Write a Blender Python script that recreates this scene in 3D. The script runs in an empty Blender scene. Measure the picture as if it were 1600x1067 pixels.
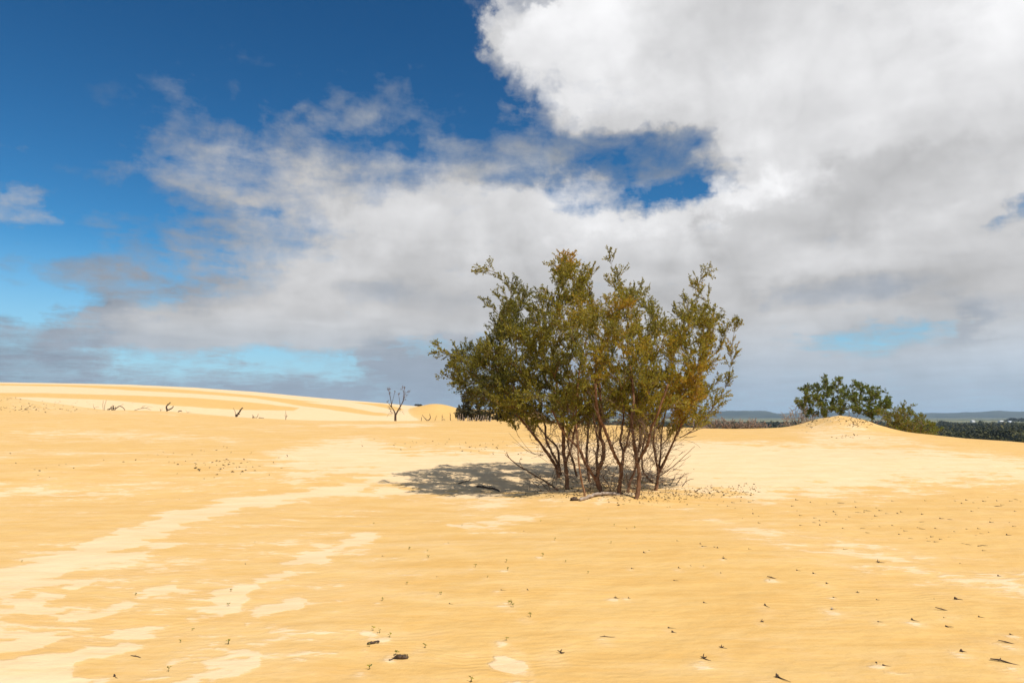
import bpy, math, random
import numpy as np
from mathutils import Vector

R_ = random.Random(7)
rng = np.random.default_rng(11)
C = bpy.context.scene.collection
SC = bpy.context.scene

# ------------------------------------------------------------------ camera
F = 1067.0                      # focal length in pixels of a 1600 px wide picture (24 mm)
CX, CY, HZ = 800.0, 533.5, 650.0
CAMZ = 1.7
TH = math.atan((HZ - CY) / F)
cam_d = bpy.data.cameras.new('camera')
cam_d.lens = 24.0
cam_d.sensor_width = 36.0
cam_d.clip_start = 0.05
cam_d.clip_end = 40000
cam = bpy.data.objects.new('camera', cam_d)
C.objects.link(cam)
cam.location = (0, 0, CAMZ)
cam.rotation_euler = (math.pi / 2 + TH, 0, 0)
SC.camera = cam
SC.render.resolution_x = 1024
SC.render.resolution_y = 682

# ------------------------------------------------------------------ exposure
SC.view_settings.view_transform = 'Standard'
SC.view_settings.look = 'None'
SC.view_settings.exposure = 0.06
SC.view_settings.gamma = 1.0
SC.view_settings.use_curve_mapping = False

# ------------------------------------------------------------------ sun
SUN_TO = Vector((0.60, -0.72, 1.32)).normalized()     # towards the sun: right of and behind the camera
sun_d = bpy.data.lights.new('sun', 'SUN')
sun_d.energy = 5.0
sun_d.angle = math.radians(0.53)
sun_d.color = (1.0, 0.94, 0.85)
sun = bpy.data.objects.new('sun', sun_d)
C.objects.link(sun)
sun.rotation_euler = SUN_TO.to_track_quat('Z', 'Y').to_euler()
sun.location = (20, -15, 40)
SUN_EL = math.asin(SUN_TO.z)
SUN_AZ = math.atan2(SUN_TO.x, SUN_TO.y)


def px_dir(px, py):
    xc = (px - CX) / F
    yc = (CY - py) / F
    return (xc, math.cos(TH) - yc * math.sin(TH), math.sin(TH) + yc * math.cos(TH))


# ------------------------------------------------------------------ world
W = bpy.data.worlds.new('World')
SC.world = W
W.use_nodes = True
wt = W.node_tree
for n in list(wt.nodes):
    wt.nodes.remove(n)


class NB:
    """tiny node builder"""
    def __init__(s, t):
        s.t = t

    def n(s, typ, **kw):
        nd = s.t.nodes.new(typ)
        for k, v in kw.items():
            setattr(nd, k, v)
        return nd

    def put(s, sock, v):
        if v is None:
            return
        if isinstance(v, bpy.types.NodeSocket):
            s.t.links.new(v, sock)
        else:
            sock.default_value = v

    def m(s, op, a, b=None, c=None, clamp=False):
        nd = s.n('ShaderNodeMath', operation=op, use_clamp=clamp)
        s.put(nd.inputs[0], a)
        s.put(nd.inputs[1], b)
        s.put(nd.inputs[2], c)
        return nd.outputs[0]

    def vm(s, op, a, b=None):
        nd = s.n('ShaderNodeVectorMath', operation=op)
        s.put(nd.inputs[0], a)
        s.put(nd.inputs[1], b)
        return nd.outputs[0]

    def mr(s, v, a, b, c=0.0, d=1.0, smooth=False):
        nd = s.n('ShaderNodeMapRange')
        if smooth:
            nd.interpolation_type = 'SMOOTHSTEP'
        s.put(nd.inputs[0], v)
        for i, q in enumerate((a, b, c, d)):
            s.put(nd.inputs[1 + i], q)
        return nd.outputs[0]

    def mix(s, f, a, b, blend='MIX'):
        nd = s.n('ShaderNodeMix', data_type='RGBA', blend_type=blend)
        s.put(nd.inputs[0], f)
        for i, q in ((6, a), (7, b)):
            if isinstance(q, tuple) and len(q) == 3:
                q = (*q, 1)
            s.put(nd.inputs[i], q)
        return nd.outputs[2]

    def noise(s, vec, scale, detail=4, rough=0.5, dist=0.0):
        nd = s.n('ShaderNodeTexNoise')
        s.put(nd.inputs['Vector'], vec)
        nd.inputs['Scale'].default_value = scale
        nd.inputs['Detail'].default_value = detail
        nd.inputs['Roughness'].default_value = rough
        nd.inputs['Distortion'].default_value = dist
        return nd.outputs[0], nd.outputs[1]

    def sep(s, v):
        nd = s.n('ShaderNodeSeparateXYZ')
        s.put(nd.inputs[0], v)
        return nd.outputs

    def comb(s, x, y, z):
        nd = s.n('ShaderNodeCombineXYZ')
        for i, q in enumerate((x, y, z)):
            s.put(nd.inputs[i], q)
        return nd.outputs[0]


BG = 0.1
# Cloud cover and cloud brightness by elevation (one row per picture height) and azimuth: 
# (column px, cover 0..1, cloud grey 0..255)
SKY = {
 0:   [(0,.06,170),(300,.0,170),(690,.0,190),(745,.15,190),(785,.9,200),(820,.75,195),(850,1,214),(950,1,219),(1050,1,208),(1150,1,202),(1250,1,200),(1400,1,206),(1500,1,212),(1600,1,218)],
 75:  [(0,.0,160),(380,.05,160),(500,.04,160),(700,.0,180),(750,.06,190),(785,.85,200),(820,1,218),(950,1,220),(1060,1,210),(1180,1,204),(1300,1,208),(1420,1,214),(1600,1,222)],
 150: [(0,.02,150),(180,.03,150),(300,.08,155),(360,.16,155),(430,.18,155),(500,.30,165),(560,.40,165),(620,.3,160),(680,.12,160),(760,.1,170),(800,.5,190),(835,.85,212),(880,1,220),(960,1,220),(1100,1,207),(1250,1,212),(1400,1,210),(1600,1,222)],
 190: [(0,.02,150),(180,.06,150),(250,.25,158),(320,.42,165),(380,.28,160),(430,.10,160),(480,.5,168),(560,.48,168),(640,.3,160),(690,.38,160),(760,.48,165),(830,.6,180),(890,.85,202),(950,1,206),(1080,1,204),(1250,1,210),(1400,1,212),(1600,1,220)],
 228: [(0,.06,150),(120,.14,150),(220,.14,158),(300,.34,168),(370,.48,174),(470,.48,174),(560,.40,165),(620,.34,160),(690,.6,168),(780,.62,168),(870,.58,162),(950,.62,165),(1000,.48,160),(1050,.62,168),(1095,.78,182),(1150,.97,202),(1250,1,210),(1400,1,214),(1600,1,216)],
 275: [(0,.05,150),(150,.12,150),(220,.34,165),(300,.55,176),(400,.68,184),(520,.74,186),(620,.75,180),(720,.78,186),(820,.68,172),(890,.52,160),(950,.38,160),(1000,.46,160),(1060,.34,160),(1090,.56,172),(1130,.80,188),(1190,.98,205),(1300,1,208),(1450,1,207),(1600,1,207)],
 310: [(0,.35,165),(50,.08,150),(170,.25,160),(240,.48,176),(320,.68,182),(500,.86,192),(700,.98,202),(850,.9,208),(920,.7,208),(975,.35,205),(1010,.14,205),(1060,.20,205),(1090,.5,212),(1130,.96,222),(1220,1,226),(1270,1,212),(1330,1,192),(1450,1,192),(1600,1,198)],
 345: [(0,.02,150),(120,.02,150),(220,.16,160),(300,.45,166),(370,.55,172),(440,.85,188),(520,.97,203),(700,1,208),(900,1,215),(1020,1,220),(1110,1,219),(1150,1,200),(1260,1,197),(1350,1,192),(1450,1,197),(1600,1,200)],
 378: [(0,.66,188),(60,.60,184),(95,.30,168),(170,.36,158),(220,.2,155),(280,.4,158),(350,.7,166),(410,.85,178),(500,.96,194),(620,1,205),(760,1,206),(900,1,201),(1100,1,207),(1160,1,196),(1300,1,192),(1420,1,204),(1530,.98,196),(1570,.72,182),(1600,.6,175)],
 425: [(0,.04,150),(120,.08,150),(180,.28,168),(260,.36,168),(320,.55,170),(380,.88,176),(460,.98,190),(560,1,197),(680,1,192),(900,1,194),(1160,1,195),(1300,1,204),(1450,1,198),(1600,1,195)],
 470: [(0,.42,162),(70,.55,162),(140,.72,164),(210,.66,164),(270,.48,164),(320,.75,168),(390,.95,178),(480,1,190),(560,1,180),(620,1,175),(700,1,184),(900,1,186),(1160,1,193),(1260,1,176),(1330,1,172),(1420,1,184),(1600,1,190)],
 510: [(0,0.06,146),(70,0.12,151),(120,0.45,158),(170,0.9,170),(280,0.98,188),(400,1,195),(520,1,191),(620,1,194),(700,0.98,190),(900,1,186),(1150,1,196),(1280,1,194),(1400,1,194),(1470,1,188),(1530,1,174),(1600,1,184)],
 540: [(0,0.78,164),(90,0.95,170),(200,1,184),(330,1,190),(500,1,189),(610,0.95,178),(660,0.72,174),(720,0.9,178),(900,1,184),(1150,1,196),(1260,0.95,190),(1330,0.62,186),(1400,0.55,186),(1450,0.8,192),(1520,1,180),(1600,1,192)],
 572: [(0,0.9,158),(100,0.92,166),(170,0.7,174),(220,0.36,178),(270,0.34,178),(320,0.55,181),(370,0.26,181),(470,0.12,181),(520,0.16,176),(560,0.7,172),(620,0.95,168),(900,1,171),(1150,1,186),(1300,1,188),(1450,1,192),(1600,1,194)],
 612: [(0,0.85,160),(200,0.9,165),(400,0.9,170),(620,0.92,168),(800,0.95,170),(1000,0.95,175),(1200,0.95,182),(1400,0.95,186),(1600,0.95,186)],
 650: [(0,0.9,168),(400,0.9,170),(800,0.9,172),(1200,0.9,182),(1600,0.9,188)],
}


def lin(v):
    v /= 255.0
    return v / 12.92 if v <= 0.04045 else ((v + 0.055) / 1.055) ** 2.4


def azel(px, py):
    d = Vector(px_dir(px, py)).normalized()
    return math.atan2(d.x, d.y), math.asin(d.z)


def build_sky():
    b = NB(wt)
    out = b.n('ShaderNodeOutputWorld')
    bg = b.n('ShaderNodeBackground')
    bg.inputs['Strength'].default_value = BG
    wt.links.new(bg.outputs[0], out.inputs[0])
    sky = b.n('ShaderNodeTexSky', sky_type='NISHITA')
    sky.sun_disc = False
    sky.sun_elevation = SUN_EL
    sky.sun_rotation = SUN_AZ
    sky.altitude = 0
    sky.air_density = 1.0
    sky.dust_density = 0.4
    sky.ozone_density = 2.5
    tc = b.n('ShaderNodeTexCoord')
    D = tc.outputs['Generated']
    # slightly polarised, deeper blue
    rgb = b.n('ShaderNodeSeparateColor')
    b.put(rgb.inputs[0], sky.outputs[0])
    ch = [b.m('MULTIPLY', b.m('POWER', b.m('MULTIPLY', rgb.outputs[q], 0.1), e), k / BG) for q, (e, k) in enumerate(SKY_CURVE)]
    blue = b.comb(*ch)

    x, y, z = b.sep(D)
    el0 = b.m('ARCSINE', z)
    blue = b.mix(b.mr(el0, 0.0, 0.24, 0.9, 0.0, smooth=True), blue, (.40 / BG, .60 / BG, .78 / BG))
    az = b.m('ARCTAN2', x, y)
    el = b.m('ARCSINE', z)
    # plane of the cloud layer: things flatten towards the horizon
    zz = b.m('ADD', b.m('MAXIMUM', z, 0.0), 0.10)
    P = b.comb(b.m('DIVIDE', x, zz), b.m('DIVIDE', y, zz), 0.0)
    nw, ncol = b.noise(P, 1.7, 5, 0.55)
    nw2, ncol2 = b.noise(D, 9.0, 5, 0.6)
    wv = b.vm('ADD', b.vm('MULTIPLY', b.vm('SUBTRACT', ncol, (.5, .5, .5)), (.20, .07, 0)),
              b.vm('MULTIPLY', b.vm('SUBTRACT', ncol2, (.5, .5, .5)), (.15, .07, 0)))
    _, ncol3 = b.noise(D, 26.0, 5, 0.6)
    wv = b.vm('ADD', wv, b.vm('MULTIPLY', b.vm('SUBTRACT', ncol3, (.5, .5, .5)), (.11, .05, 0)))
    wx, wy, wz = b.sep(wv)
    azw = b.m('ADD', az, wx)
    elw = b.m('ADD', el, b.m('MULTIPLY', wy, b.mr(el, 0.0, 0.25, 0.15, 1.0)))
    A0, A1 = math.radians(-52), math.radians(52)
    t = b.mr(azw, A0, A1, 0, 1)
    v = None
    prev = None
    for py in sorted(SKY):
        r = b.n('ShaderNodeValToRGB')
        cr = r.color_ramp
        cr.interpolation = 'CARDINAL' if False else 'EASE'
        row = SKY[py]
        while len(cr.elements) < len(row):
            cr.elements.new(0.5)
        for e, (px, c, gr) in zip(cr.elements, row):
            e.position = -1 + 1
        # set in ascending order
        for i, (px, c, gr) in enumerate(row):
            a, _ = azel(px, py)
            cr.elements[i].position = min(1, max(0, (a - A0) / (A1 - A0)))
        for i, (px, c, gr) in enumerate(row):
            cr.elements[i].color = (c, lin(gr), 0, 1)
        wt.links.new(t, r.inputs[0])
        _, e_here = azel(CX, py)
        if v is None:
            v = r.outputs[0]
        else:
            f = b.mr(elw, prev, e_here, 0, 1, smooth=True)
            v = b.mix(f, v, r.outputs[0])
        prev = e_here
    sc = b.n('ShaderNodeSeparateColor')
    wt.links.new(v, sc.inputs[0])
    cov, bri = sc.outputs[0], sc.outputs[1]
    # beyond the modelled part of the sky: broken cloud of the same kind
    n0, _ = b.noise(P, 0.9, 6, 0.55)
    out_az = b.mr(b.m('ABSOLUTE', az), math.radians(48), math.radians(75), 0, 1, smooth=True)
    out_el = b.mr(el, math.radians(36), math.radians(50), 0, 1, smooth=True)
    o = b.m('MAXIMUM', out_az, out_el)
    gen = b.mr(n0, 0.40, 0.62, 0, 1, smooth=True)
    cov = b.m('ADD', b.m('MULTIPLY', cov, b.m('SUBTRACT', 1.0, o)), b.m('MULTIPLY', gen, o))
    bri = b.m('ADD', b.m('MULTIPLY', bri, b.m('SUBTRACT', 1.0, o)), b.m('MULTIPLY', 0.55, o))
    # ragged, billowing edges
    n1, _ = b.noise(P, 3.2, 8, 0.60, 0.3)
    n2, _ = b.noise(D, 11.0, 9, 0.66, 0.35)
    n6, _ = b.noise(D, 6.5, 9, 0.60, 0.25)
    puff = b.m('MULTIPLY', b.m('SUBTRACT', b.m('ABSOLUTE', b.m('SUBTRACT', n6, 0.5)), 0.085), 2.2)
    n7, _ = b.noise(P, 4.0, 8, 0.58, 0.2)
    puff = b.m('ADD', puff, b.m('MULTIPLY', b.m('SUBTRACT', b.m('ABSOLUTE', b.m('SUBTRACT', n7, 0.5)), 0.085), 1.2))
    n9, _ = b.noise(b.vm('MULTIPLY', D, (1, 1, 2.6)), 13.0, 6, 0.55, 0.4)
    nn = b.m('ADD', b.m('ADD', b.m('MULTIPLY', n1, 0.35), b.m('MULTIPLY', n2, 0.30)), b.m('ADD', b.m('MULTIPLY', n9, 0.35), b.m('MULTIPLY', puff, .35)))
    dev = b.m('MULTIPLY', b.m('SUBTRACT', nn, 0.5), 2.9)
    mid = b.m('MULTIPLY', b.m('MULTIPLY', cov, b.m('SUBTRACT', 1.08, cov)), 3.6)
    c2 = b.m('ADD', cov, b.m('MULTIPLY', dev, mid))
    alpha = b.mr(c2, 0.12, 0.90, 0, 1)
    # light and dark billows
    n3, _ = b.noise(P, 2.1, 6, 0.5, 0.4)
    n4, _ = b.noise(D, 6.0, 5, 0.5, 0.3)
    sh = b.m('ADD', b.m('MULTIPLY', b.m('SUBTRACT', n3, 0.5), 0.42), b.m('MULTIPLY', b.m('SUBTRACT', n4, 0.5), 0.55))
    n5, _ = b.noise(D, 20.0, 4, 0.5, 0.5)
    sh = b.m('ADD', sh, b.m('MULTIPLY', b.m('SUBTRACT', n5, 0.5), 0.14))
    n8, _ = b.noise(D, 7.5, 4, 0.48, 0.3)
    sh = b.m('ADD', sh, b.m('MULTIPLY', b.m('SUBTRACT', b.m('ABSOLUTE', b.m('SUBTRACT', n8, 0.5)), 0.075), .75))
    sh = b.m('MULTIPLY', sh, b.mr(el, 0.0, 0.2, 0.25, 1.0))
    bri2 = b.m('MULTIPLY', b.m('POWER', b.m('MULTIPLY', bri, 1 / .68), 1.3), .68)
    bb = b.m('MULTIPLY', bri2, b.m('ADD', 1.0, sh))
    tint = b.mix(b.mr(el, 0.0, 0.16, 1, 0, smooth=True), (1.0, 1.0, 1.015), (0.78, 0.98, 1.20))
    tint = b.mix(b.mr(bri, 0.28, 0.50, 1, 0), tint, (0.82, 1.02, 1.32))
    cl = b.n('ShaderNodeVectorMath', operation='SCALE')
    b.put(cl.inputs[0], tint)
    b.put(cl.inputs[3], b.m('MULTIPLY', bb, b.mr(cov, .3, 1.0, 1.0 / BG, 1.14 / BG)))
    col = b.mix(alpha, blue, cl.outputs[0])
    wt.links.new(col, bg.inputs[0])


SKY_CURVE = ((1.75, .82), (1.55, 1.37), (1.5, 1.40))     # contrast and gain per channel: the sky through a polariser
build_sky()

# ------------------------------------------------------------------ small numpy noise
def vnoise(x, y, seed=0):
    x = np.asarray(x, float); y = np.asarray(y, float)
    xi = np.floor(x).astype(np.int64); yi = np.floor(y).astype(np.int64)
    fx = x - xi; fy = y - yi
    fx = fx * fx * (3 - 2 * fx); fy = fy * fy * (3 - 2 * fy)

    def h(a, b_):
        n = (a * 374761393 + b_ * 668265263 + seed * 974634777) & 0x7fffffff
        n = ((n ^ (n >> 13)) * 1274126177) & 0x7fffffff
        return ((n ^ (n >> 16)) & 0xffff) / 65535.0
    return (h(xi, yi) * (1 - fx) + h(xi + 1, yi) * fx) * (1 - fy) + (h(xi, yi + 1) * (1 - fx) + h(xi + 1, yi + 1) * fx) * fy - 0.5


def fbm(x, y, o=4, seed=0):
    s = 0; a = 1.0
    for i in range(o):
        s = s + a * vnoise(x * 2 ** i, y * 2 ** i, seed + i)
        a *= 0.5
    return s


def sst(a, b_, v):
    t = np.clip((v - a) / (b_ - a), 0, 1)
    return t * t * (3 - 2 * t)

# ------------------------------------------------------------------ the dunes as one height field
RIDGE = [(-300, 66, 604), (0, 62, 620), (70, 60, 629), (150, 58, 640), (270, 55, 643), (375, 52, 652), (500, 50, 657), (620, 48, 658),
         (700, 47, 657), (800, 46, 659), (1000, 45, 665), (1100, 44, 669.5), (1240, 42, 668), (1400, 40, 676), (1480, 38, 684),
         (1600, 34, 698), (1680, 30, 704), (1760, 26, 712)]
_rx, _rR, _rz = [], [], []
for px, R, py in RIDGE:
    d = px_dir(px, py)
    _rx.append(d[0] / d[1] * R); _rR.append(R); _rz.append(CAMZ + R * d[2] / d[1])
_rx += [26.5, 28, 31]; _rR += [20, 5, -30]; _rz += [0.1, 0.0, 0.0]
_rx, _rR, _rz = map(np.array, (_rx, _rR, _rz))
_gx = np.linspace(-90, 34, 1241)
_gR = np.interp(_gx, _rx, _rR); _gz = np.interp(_gx, _rx, _rz)
_k = np.hanning(17); _k /= _k.sum()
_gR = np.convolve(np.pad(_gR, 8, 'edge'), _k, 'valid'); _gz = np.convolve(np.pad(_gz, 8, 'edge'), _k, 'valid')
_gd = np.gradient(_gR, _gx)
FAR = [(-400, 592), (0, 598), (100, 599.5), (200, 601.5), (300, 606), (400, 613), (500, 622), (600, 630), (660, 635.5), (720, 638), (800, 643), (900, 651), (1000, 668), (1100, 720)]
_fu = np.array([(p - CX) / F for p, _ in FAR]); YC = 190.0
_fz = np.array([CAMZ + (HZ - q) * YC / F for _, q in FAR])
BASEZ = -16.0


def H(x, y):
    x = np.asarray(x, float); y = np.asarray(y, float)
    R = np.interp(x, _gx, _gR); zr = np.interp(x, _gx, _gz); dR = np.interp(x, _gx, _gd)
    D = (y - R) / np.sqrt(1 + dR * dR)
    yn = np.minimum(y, np.maximum(R, 4))
    prof = np.interp(yn, [-5, 12, 13.5, 15, 17.5, 20.5, 25, 32, 60], [0, 0, .01, .06, .27, .46, .55, .60, .7])
    prof = prof * np.interp(x, [-30, -9, 13, 22], [.45, 1, 1, .4])
    t2 = sst(0, 1, (yn - 18) / np.maximum(R - 18, 5))
    t2 = t2 * .6 + .4 * np.clip((yn - 18) / np.maximum(R - 18, 5), 0, 1)
    N = prof + (zr - prof) * t2
    Dp = np.maximum(D, 0)
    right = N - 0.6 * (np.sqrt(Dp * Dp + .16) - .4)
    # far dune
    u = x / np.maximum(y, 1.0)
    zc = np.interp(u, _fu, _fz)
    base = N - 1.6 * sst(0, 14, Dp)
    t = np.clip((y - R - 8) / (YC - R - 8), 0, 1)
    s = .6 * t + .4 * np.sin(t * math.pi / 2)
    left = base + (zc - base) * s
    back = np.maximum(y - YC, 0)
    left = left - .3 * (np.sqrt(back * back + 9) - 3)
    wl = 1 - sst((840 - CX) / F, (1010 - CX) / F, u)
    far = right + (left - right) * wl
    z = np.where(D > 0, far, N)
    # small round dune in front of the far crest
    z = z + 1.9 * np.exp(-np.abs((x + 11.6) / 5.2) ** 2.0 - ((y - 105) / 8.) ** 2)
    # mound under the shrubs on the right
    mx = (x - 19.35)
    z = z + .86 * np.exp(-np.abs(mx / np.where(mx < 0, 1.75, 2.25)) ** 2.3 - ((y - 40.6) / 2.6) ** 2)
    # sand gathered round the stems of the shrub
    z = z + .14 * np.exp(-((x - 1.9) / 1.5) ** 2 - ((y - 14.2) / 1.0) ** 2)
    z = z + .16 * fbm(x * .9, y * .8, 4, 15) * np.exp(-((x - 19.5) / 2.2) ** 2 - ((y - 40.3) / 2.4) ** 2)
    z = z + .05 * fbm(x * .35, y * .35, 4, 3) + .012 * fbm(x * 1.9, y * 2.6, 3, 9) * np.clip(1.3 - np.hypot(x, y) / 40, 0, 1)
    rad = np.hypot(x, y)
    z = z - 30 * sst(300, 420, rad)
    return np.maximum(z, BASEZ - 1.5)


def h1(x, y):
    return float(H(np.array([x]), np.array([y]))[0])


_ys = np.concatenate([np.linspace(1.5, 80, 4000), np.linspace(80.2, 260, 1200)])


def ground(px, py):
    """where the sight line of a picture point meets the dunes"""
    d = px_dir(px, py)
    x = d[0] / d[1] * _ys
    z = CAMZ + d[2] / d[1] * _ys
    g = H(x, _ys)
    k = np.argmax(g >= z)
    if g[k] < z[k]:
        k = np.argmax(g - z)
    return Vector((x[k], _ys[k], g[k]))


def at(px, py, Y):
    d = px_dir(px, py)
    return Vector((d[0] / d[1] * Y, Y, CAMZ + d[2] / d[1] * Y))


def crest(px):
    """visible edge of the near ridge at a picture column"""
    u = (px - CX) / F / math.cos(TH)
    ys = np.linspace(18, 75, 1200)
    R = np.interp(u * ys, _gx, _gR)
    ok = ys <= R + .5
    g = (H(u * ys, ys) - CAMZ) / ys
    g[~ok] = -9
    k = int(np.argmax(g))
    return Vector((u * ys[k], ys[k], float(H(u * ys[k:k + 1], ys[k:k + 1])[0])))

# ------------------------------------------------------------------ object helpers
def link(name, me, parent=None):
    o = bpy.data.objects.new(name, me)
    C.objects.link(o)
    if parent is not None:
        o.parent = parent
    return o


def tag(o, label=None, cat=None, group=None, kind=None):
    if label: o['label'] = label
    if cat: o['category'] = cat
    if group: o['group'] = group
    if kind: o['kind'] = kind
    return o


def empty(name, loc):
    o = bpy.data.objects.new(name, None)
    o.empty_display_size = .3
    C.objects.link(o)
    o.location = loc
    return o


def mesh(name, V, Fc, mat, smooth=True, attrs=None):
    me = bpy.data.meshes.new(name)
    V = np.asarray(V, np.float32)
    if isinstance(Fc, np.ndarray):
        n, k = Fc.shape
        me.vertices.add(len(V)); me.loops.add(n * k); me.polygons.add(n)
        me.vertices.foreach_set('co', V.ravel())
        me.loops.foreach_set('vertex_index', Fc.astype(np.int32).ravel())
        me.polygons.foreach_set('loop_start', np.arange(0, n * k, k, dtype=np.int32))
        me.update(calc_edges=True)
    else:
        me.from_pydata([tuple(v) for v in V], [], Fc)
    me.polygons.foreach_set('use_smooth', np.full(len(me.polygons), smooth, bool))
    for a, (dom, val) in (attrs or {}).items():
        at_ = me.attributes.new(a, 'FLOAT', dom)
        at_.data.foreach_set('value', np.asarray(val, np.float32))
    me.materials.append(mat)
    me.update()
    return me


class Tubes:
    """collects tapered, capped tubes"""
    def __init__(s):
        s.V, s.F, s.n = [], [], 0

    def add(s, pts, radii, sides=6):
        pts = [Vector(p) for p in pts]
        n = len(pts)
        up = Vector((.31, .2, .93))
        for i, p in enumerate(pts):
            t = (pts[min(i + 1, n - 1)] - pts[max(i - 1, 0)])
            t = t.normalized() if t.length > 1e-9 else Vector((0, 0, 1))
            a = t.cross(up)
            if a.length < .1:
                a = t.cross(Vector((1, 0, 0)))
            a.normalize()
            b_ = t.cross(a)
            for k in range(sides):
                w = 2 * math.pi * k / sides
                s.V.append(p + (a * math.cos(w) + b_ * math.sin(w)) * radii[i])
        o = s.n
        for i in range(n - 1):
            for k in range(sides):
                k2 = (k + 1) % sides
                s.F.append((o + i * sides + k, o + i * sides + k2, o + (i + 1) * sides + k2, o + (i + 1) * sides + k))
        s.F.append(tuple(o + k for k in range(sides - 1, -1, -1)))
        s.F.append(tuple(o + (n - 1) * sides + k for k in range(sides)))
        s.n += n * sides

    def obj(s, name, mat, parent=None, origin=None):
        V = s.V if origin is None else [v - origin for v in s.V]
        o = link(name, mesh(name, V, s.F, mat), parent)
        if origin is not None and parent is None:
            o.location = origin
        return o


def smooth_path(pts, per=4):
    """Catmull-Rom through the points"""
    P = [Vector(p) for p in pts]
    if len(P) < 3:
        return [P[0].lerp(P[-1], i / per) for i in range(per + 1)]
    out = []
    E = [P[0] * 2 - P[1]] + P + [P[-1] * 2 - P[-2]]
    for i in range(1, len(E) - 2):
        a, b_, c, d = E[i - 1:i + 3]
        for k in range(per):
            t = k / per
            out.append(.5 * ((2 * b_) + (c - a) * t + (2 * a - 5 * b_ + 4 * c - d) * t * t + (3 * b_ - a - 3 * c + d) * t ** 3))
    out.append(P[-1])
    return out


def taper(n, r0, r1, pw=1.0):
    return [r0 + (r1 - r0) * (i / max(1, n - 1)) ** pw for i in range(n)]

# ------------------------------------------------------------------ materials
def new_mat(name):
    m = bpy.data.materials.new(name)
    m.use_nodes = True
    t = m.node_tree
    for n in list(t.nodes):
        t.nodes.remove(n)
    b = NB(t)
    out = b.n('ShaderNodeOutputMaterial')
    return m, b, out


def bsdf(b, out, col, rough=.8, spec=.3, normal=None):
    p = b.n('ShaderNodeBsdfPrincipled')
    b.put(p.inputs['Base Color'], (*col, 1) if isinstance(col, tuple) and len(col) == 3 else col)
    b.put(p.inputs['Roughness'], rough)
    p.inputs['Specular IOR Level'].default_value = spec
    if normal is not None:
        b.put(p.inputs['Normal'], normal)
    if out is not None:
        b.t.links.new(p.outputs[0], out.inputs[0])
    return p


GOLD = (0.632, 0.408, 0.150)
GOLD_D = (0.588, 0.352, 0.112)
PALE = (0.72, 0.54, 0.325)


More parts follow.
